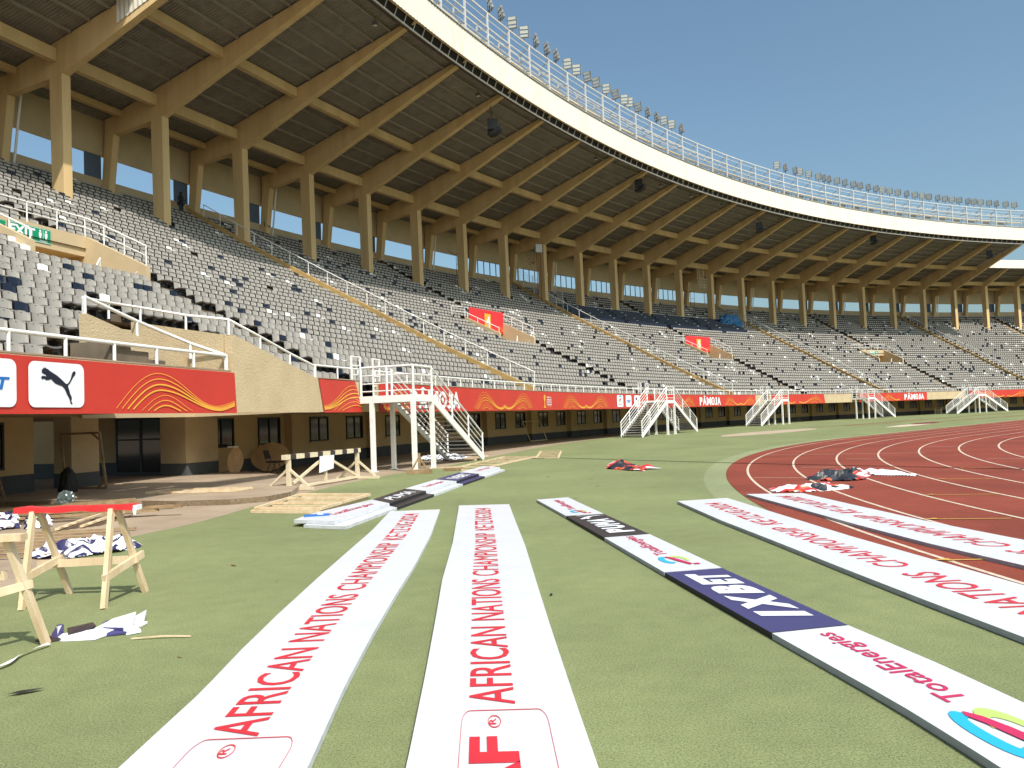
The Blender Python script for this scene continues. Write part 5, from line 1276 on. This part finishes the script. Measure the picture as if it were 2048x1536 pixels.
def lump(name, c, sx_, sy_, sz_, m, label, cat, seed=0, amp=.35, sub=4, group=None):
    bm = bmesh.new(); bmesh.ops.create_icosphere(bm, subdivisions=sub, radius=1)
    for v in bm.verts:
        n_ = noise.noise(v.co * 2.2 + Vector((seed, 0, 0))) * amp + noise.noise(v.co * 6 + Vector((0, seed, 0))) * amp * .45
        v.co *= 1 + n_; v.co.z = max(v.co.z, -.25); v.co.x *= sx_; v.co.y *= sy_; v.co.z = (v.co.z + .25) * sz_
    me = bpy.data.meshes.new(name); bm.to_mesh(me); bm.free(); me.materials.append(m)
    o = bpy.data.objects.new(name, me); C.objects.link(o); o.location = c; return tag(o, label, cat, group)
o = lump('backpack', (-12.2, 22.2, .11), .26, .2, .52, M['frame'], 'black backpack standing against the first pillar', 'backpack', 2, .12)
lump('plastic_bag', (-10.6, 19.2, .0), .22, .15, .26, M['plastic'], 'crumpled see-through plastic bag behind the red topped sawhorse', 'bag', 5)
for a, b, lab, mm in (((-9.4, 14.9), (.30, .25, .22), 'crumpled navy cloth lying by the plank pile', 'vinyl_navy'), ((-8.75, 14.9), (.22, .2, .20), 'small white and navy bundle left of the pine offcuts', 'vinyl_navy')):
    lump('vinyl_bundle', (a[0], a[1], 0), *b, M[mm], lab, 'bundle', a[0], .4, group='crumpled vinyl bundles')
mb = MB(); mb.tube([(-11.05, 29.1, .0), (-11.05, 29.1, .16)], .06, 10); mb.tube([(-10.85, 29.15, .0), (-10.85, 29.15, .12)], .05, 10)
o = mb.build('paint_tins', M['red2'], base=(-11, 29.1, 0)); tag(o, 'small red and white tins on the ground by the second pillar', 'tins')

def cloth(name, outline, h, m, label, seed, folds=3.0, z=.006, cell=.035, ridge=None, cat='banner cloth', group='discarded banner cloths'):
    """crumpled sheet filling an outline: a grid with sharp folds, its border on the ground"""
    xs = [p[0] for p in outline]; ys = [p[1] for p in outline]; x0, x1, y0, y1 = min(xs), max(xs), min(ys), max(ys)
    def inside(x, y):
        c = False; n = len(outline)
        for i in range(n):
            (ax, ay), (bx, by) = outline[i], outline[(i + 1) % n]
            if (ay > y) != (by > y) and x < (bx - ax) * (y - ay) / (by - ay) + ax: c = not c
        return c
    def edge(x, y):
        best = 9
        for i in range(len(outline)):
            a, b = Vector(outline[i]), Vector(outline[(i + 1) % len(outline)]); ab = b - a; t = max(0, min(1, (Vector((x, y)) - a).dot(ab) / max(ab.length_squared, 1e-6))); best = min(best, (a + ab * t - Vector((x, y))).length)
        return best
    nx, ny = int((x1 - x0) / cell) + 2, int((y1 - y0) / cell) + 2; idx = {}; mb = MB()
    S_ = max(x1 - x0, y1 - y0)
    for i in range(nx):
        for j in range(ny):
            x, y = x0 + i * cell, y0 + j * cell
            if not inside(x, y): continue
            e = min(1, edge(x, y) / (.16 * S_)); f = folds / S_
            v = Vector((x * f + seed, y * f * 1.6, seed)); a = abs(noise.noise(v)) * 2; b = abs(noise.noise(v * 2.3 + Vector((7, 0, 0))))
            zz = h * (1 - min(1, a * 1.5)) * (.15 + .85 * e) + h * .28 * (1 - min(1, b * 2.5)) * e
            idx[(i, j)] = len(mb.v); mb.v.append((x + .3 * cell * noise.noise(v * 3), y + .3 * cell * noise.noise(v * 3 + Vector((3, 3, 3))), z + max(zz, 0) + .003))
    for (i, j), k in list(idx.items()):
        q = [(i, j), (i + 1, j), (i + 1, j + 1), (i, j + 1)]
        if all(p in idx for p in q): mb.f.append(tuple(idx[p] for p in q)); mb.mi.append(0)
    c = ((x0 + x1) / 2, (y0 + y1) / 2, 0); o = mb.build(name, m, base=c)
    sol = o.modifiers.new('th', 'SOLIDIFY'); sol.thickness = .006; sol.offset = -1
    return tag(o, label, cat, group)
STRIP = [('W', 0.03, [(-3.806, 6.675), (-3.784, 6.76), (-3.452, 6.734), (-3.449, 6.871), (-3.383, 6.908), (-3.336, 6.785), (-3.418, 6.577), (-3.683, 6.58)]),
('K', 0.05, [(-3.781, 6.841), (-3.614, 6.934), (-3.543, 6.843), (-3.566, 6.727), (-3.688, 6.682)]),
('W', 0.07, [(-3.516, 6.77), (-3.465, 6.976), (-3.33, 7.106), (-3.186, 6.721), (-3.427, 6.78), (-3.486, 6.802)]),
('N', 0.06, [(-3.52, 6.904), (-3.513, 6.975), (-3.359, 6.809), (-3.263, 6.735), (-3.449, 6.776)]),
('W', 0.05, [(-3.364, 7.179), (-3.332, 7.311), (-3.244, 7.074), (-3.28, 6.932)]),
('W', 0.03, [(-3.22, 6.692), (-3.252, 6.936), (-3.126, 6.755)]),
('N', 0.02, [(-3.439, 6.617), (-3.342, 6.848), (-3.235, 6.724), (-3.379, 6.682)]),
('W', 0.02, [(-3.335, 7.037), (-3.209, 7.057), (-3.221, 6.947), (-3.29, 6.991)]),
('N', 0.04, [(-3.836, 6.707), (-3.925, 6.949), (-3.865, 6.94), (-3.774, 6.765), (-3.763, 6.609)]),
('W', 0.055, [(-3.881, 6.859), (-3.844, 6.873), (-3.769, 6.675)]),
('K', 0.015, [(-3.918, 6.618), (-3.923, 6.735), (-3.789, 6.685), (-3.7, 6.608), (-3.786, 6.557)])]
mb = MB(); mi_ = {'W': 0, 'K': 1, 'N': 2}
for key, z, pts in STRIP:
    cx0 = sum(p[0] for p in pts) / len(pts); cy0 = sum(p[1] for p in pts) / len(pts); mb.m = mi_[key]
    q = [Vector((x, y, max(.008, z + .35 * (x - cx0) * .12 + .12 * (y - cy0)))) for x, y in pts]; c_ = Vector((cx0, cy0, z + .02)); n = len(q)
    for k in range(n): mb.face([c_, q[k], q[(k + 1) % n]][::-1])
    for k in range(n): a_, b__ = q[k], q[(k + 1) % n]; mb.face([a_, b__, Vector((b__.x, b__.y, b__.z * .3)), Vector((a_.x, a_.y, a_.z * .3))])
o = mb.build('banner_cloth', [M['card'], M['brown'], M['purple']], base=(-3.55, 6.85, 0)); tag(o, 'creased white banner strip with dark backing on the turf near the bare sawhorse', 'banner cloth', 'discarded banner cloths')
cloth('banner_cloth', [(-6.9, 11.2), (-6.44, 11.0), (-5.91, 10.95), (-5.5, 11.3), (-5.4, 11.8), (-5.7, 12.2), (-6.1, 12.15), (-6.5, 11.9)], .17, M['vinyl_navy'], 'heap of crumpled white and navy banner on the concrete edge behind the sawhorse', 1.7, 3.5, cell=.035)
cloth('banner_cloth', [(2.75, 24.9), (3.2, 23.8), (3.7, 23.2), (3.9, 23.9), (4.35, 23.9), (4.1, 24.8), (3.9, 26.2), (3.4, 27), (2.95, 26.4)], .26, M['vinyl_red'], 'crumpled red and black banner heap alone on the turf', 8.1, 2.6, cell=.07)
cloth('banner_cloth', [(6.55, 18.5), (6.85, 17.9), (7.25, 17.7), (7.7, 17.9), (8.1, 18.6), (8.5, 19.5), (8.3, 20.1), (7.8, 19.8), (7.3, 19.7), (6.9, 19.2)], .19, M['vinyl_red2'], 'crumpled red, black and white banner heap lying on the red track', 12.4, 3.4, cell=.06)
cloth('banner_cloth', [(5.0, 16.0), (5.6, 15.75), (6.35, 16.0), (6.8, 16.3), (6.7, 17.2), (6.3, 17.1), (5.6, 16.7), (5.1, 16.6)], .10, M['vinyl_red3'], 'white and red banner strip touching the far end of the right hand board', 21.0, 3.4, cell=.045)
cloth('banner_cloth', [(8.3, 19.0), (9.0, 18.3), (9.2, 18.5), (9.0, 20.2), (8.6, 20.4)], .12, M['card'], 'white corner of banner spread right of the heap on the track', 2.0, 2, cell=.05)
cloth('banner_cloth', [(-3.4, 34.4), (-2.2, 33.9), (-2.0, 36.5), (-3.2, 37.6), (-4.6, 36.5), (-4.4, 35)], .16, M['vinyl_navy'], 'flattened dark banner scraps on the concrete behind the nearest staircase', 5.0, 8, cell=.06)
mb = MB(); mb.bar((-3.11, 6.55, .012), (-2.86, 6.56, .022), .014, .01); mb.bar((-2.86, 6.56, .022), (-2.64, 6.56, .012), .014, .01); tag(mb.build('thin_stick', M['wood'], base=(-2.88, 6.55, 0)), 'thin pale stick lying on the turf left of the lettered boards', 'stick')
mb = MB(); ribbon(mb, [(x, y) for x, y in spline([(-3.95, 5.3), (-3.72, 5.86), (-3.76, 6.17), (-3.70, 6.44)], 6)], .035, lambda x, y: (x, y, .012 + .02 * abs(math.sin(x * 30)))); tag(mb.build('packing_strap', M['card'], base=(-3.75, 6, 0)), 'white packing strap curling over the turf beside the bare sawhorse', 'strap')
lf = random.Random(21)
SPOTS = [(-3.2, 5.3, .11), (-3.45, 9.9, .09), (-.2, 7.0, .03), (.29, 7.6, .05), (1.2, 16.4, .09), (1.1, 14.4, .06), (.85, 12.7, .05), (2.4, 12.5, .04), (-2.6, 8.8, .03), (-1.4, 18.5, .04), (1.5, 20.5, .10), (2.0, 21.5, .13), (.9, 22.5, .10), (1.9, 18.9, .09), (-2.5, 6.0, .03), (2.3, 24, .12), (-.5, 6.2, .02), (1.0, 9.0, .03)]
for i, (x, y, s) in enumerate(SPOTS):
    a = lf.uniform(0, 3.1); mb = MB(); pts = [(-s, 0), (-s * .3, s * .28), (s * .5, s * .2), (s, 0), (s * .3, -s * .22), (-s * .4, -s * .25)]
    c, s_ = math.cos(a), math.sin(a); flat_poly(mb, pts, lambda u, v: (x + u * c - v * s_, y + u * s_ + v * c, .006 + .12 * s * abs(math.sin(u * 40))))
    o = mb.build('dry_leaf', M['woodold'] if i % 3 else M['frame'], base=(x, y, 0)); tag(o, 'small dark scrap or dry leaf lying on the green turf', 'leaf', 'leaves and scraps on the turf')
mb = MB(); mb.tube([(-.4, 33.0, .012), (1.81, 32.5, .012), (3.3, 30.2, .012), (7.12, 24.7, .018), (11.85, 19.01, .022), (15, 15.2, .022)], .007, 5); tag(mb.build('black_cable', M['frame'], base=(7, 25, 0)), 'thin black cable running across the turf and the track', 'cable')
# small timber seat far away and blue tarpaulin
c = Vector((60.2, 115.2, 0)); r = empty('timber_stool', c, 'tiny pale timber frame standing before the far wall between the fourth and fifth staircase', 'stool')
for s in (-.45, .45): plank('leg', r, c + Vector((s, 0, 0)), c + Vector((s, 0, .85)), .1, .1, M['wood'], (1, 0, 0))
plank('rail', r, c + Vector((-.5, 0, .45)), c + Vector((.5, 0, .45)), .1, .1, M['wood']); plank('rail', r, c + Vector((-.5, 0, .15)), c + Vector((.5, 0, .15)), .08, .08, M['wood'])
o = lump('blue_tarpaulin', tuple(S(14.35, .9, 14.2)), 2.5, 1.1, 1.5, M['tarp'], 'blue tarpaulin heaped over equipment at the right end of the press desks', 'tarpaulin', 9, .32)
o.rotation_euler[2] = math.pi / 2 - heading(14.35)

# ---------------------------------------------------------------- people high on the stand
def person(loc, face, joints, edges, label, top, legs_m, hairm, head_r=.105):
    r = empty('person', loc, label, 'person', rz=face)
    def skin(names, name, m, scale=1.0, grow=0):
        me = bpy.data.meshes.new(name); nm = list(dict.fromkeys([a for e in names for a in e]))
        me.from_pydata([joints[n][:3] for n in nm], [(nm.index(a), nm.index(b)) for a, b in names], [])
        o = bpy.data.objects.new(name, me); C.objects.link(o); mo = o.modifiers.new('s', 'SKIN'); mo.use_smooth_shade = True
        for i, n in enumerate(nm):
            rr_ = joints[n][3] * scale + grow; me.skin_vertices[0].data[i].radius = (rr_ * (1.35 if n in ('chest', 'pelvis', 'waist') else 1), rr_)
        me.skin_vertices[0].data[0].use_root = True
        sb = o.modifiers.new('u', 'SUBSURF'); sb.levels = sb.render_levels = 1
        dg = bpy.context.evaluated_depsgraph_get(); m2 = bpy.data.meshes.new_from_object(o.evaluated_get(dg)); bpy.data.objects.remove(o)
        m2.materials.clear(); m2.materials.append(m); o = bpy.data.objects.new(name, m2); C.objects.link(o); o.parent = r; return o
    skin(edges, 'body', M['skin'])
    skin([e for e in edges if set(e) <= {'pelvis', 'waist', 'chest', 'neckb', 'shl', 'shr', 'ell', 'elr'}], 'shirt', top, 1, .022)
    skin([e for e in edges if set(e) <= {'pelvis', 'hipl', 'hipr', 'knl', 'knr', 'anl', 'anr'}], 'trousers', legs_m, 1, .022)
    bm = bmesh.new(); bmesh.ops.create_uvsphere(bm, u_segments=12, v_segments=8, radius=head_r * 1.08); me = bpy.data.meshes.new('hair')
    h = joints['head']; bmesh.ops.delete(bm, geom=[v for v in bm.verts if v.co.z < -.01 and v.co.y < .03], context='VERTS')
    for v in bm.verts: v.co += Vector(h[:3]) + Vector((0, .012, .02))
    bm.to_mesh(me); bm.free(); me.materials.append(hairm); o = bpy.data.objects.new('hair', me); C.objects.link(o); o.parent = r
def joints(fore=0.0):
    J = dict(pelvis=(0, 0, .94, .13), waist=(0, 0, 1.10, .12), chest=(0, .0, 1.30, .14), neckb=(0, 0, 1.46, .07), neck=(0, 0, 1.52, .055), head=(0, -.02, 1.63, .095), crown=(0, -.01, 1.72, .07), nose=(0, -.11, 1.61, .018),
             hipl=(-.10, 0, .88, .10), hipr=(.10, 0, .88, .10), knl=(-.11, -.03, .48, .065), knr=(.11, -.02, .48, .065), anl=(-.11, .02, .08, .045), anr=(.11, .02, .08, .045), tol=(-.12, -.16, .04, .035), tor=(.12, -.16, .04, .035),
             shl=(-.19, 0, 1.42, .065), shr=(.19, 0, 1.42, .065), ell=(-.25, .04, 1.13, .045), elr=(.25, .04, 1.13, .045), hal=(-.22, -.20, 1.10, .032), har=(.22, -.22, 1.18, .032), fil=(-.19, -.30, 1.12, .022), fir=(.17, -.32, 1.24, .022))
    return J
ED = [('pelvis', 'waist'), ('waist', 'chest'), ('chest', 'neckb'), ('neckb', 'neck'), ('neck', 'head'), ('head', 'crown'), ('head', 'nose'), ('pelvis', 'hipl'), ('pelvis', 'hipr'), ('hipl', 'knl'), ('hipr', 'knr'), ('knl', 'anl'), ('knr', 'anr'), ('anl', 'tol'), ('anr', 'tor'),
      ('neckb', 'shl'), ('neckb', 'shr'), ('shl', 'ell'), ('shr', 'elr'), ('ell', 'hal'), ('elr', 'har'), ('hal', 'fil'), ('har', 'fir')]
J = joints(); person(tuple(S(2.76, -4.6, zrake(-4.6) + .0)), R(75), J, ED, 'person in a dark jacket standing at the back window looking at a phone', M['cloth_b'], M['jean'], M['hair'])
J = joints(); J['hal'] = (-.27, -.02, .88, .032); J['fil'] = (-.27, -.05, .78, .022); J['har'] = (.27, -.05, .88, .032); J['fir'] = (.27, -.1, .78, .022); J['chest'] = (0, -.06, 1.30, .14)
person(tuple(S(4.0, -5.0, zrake(-5.0))), R(60), J, ED, 'person in a teal shirt and dark trousers standing beside a rain pipe', M['cloth_t'], M['jean'], M['hair'])
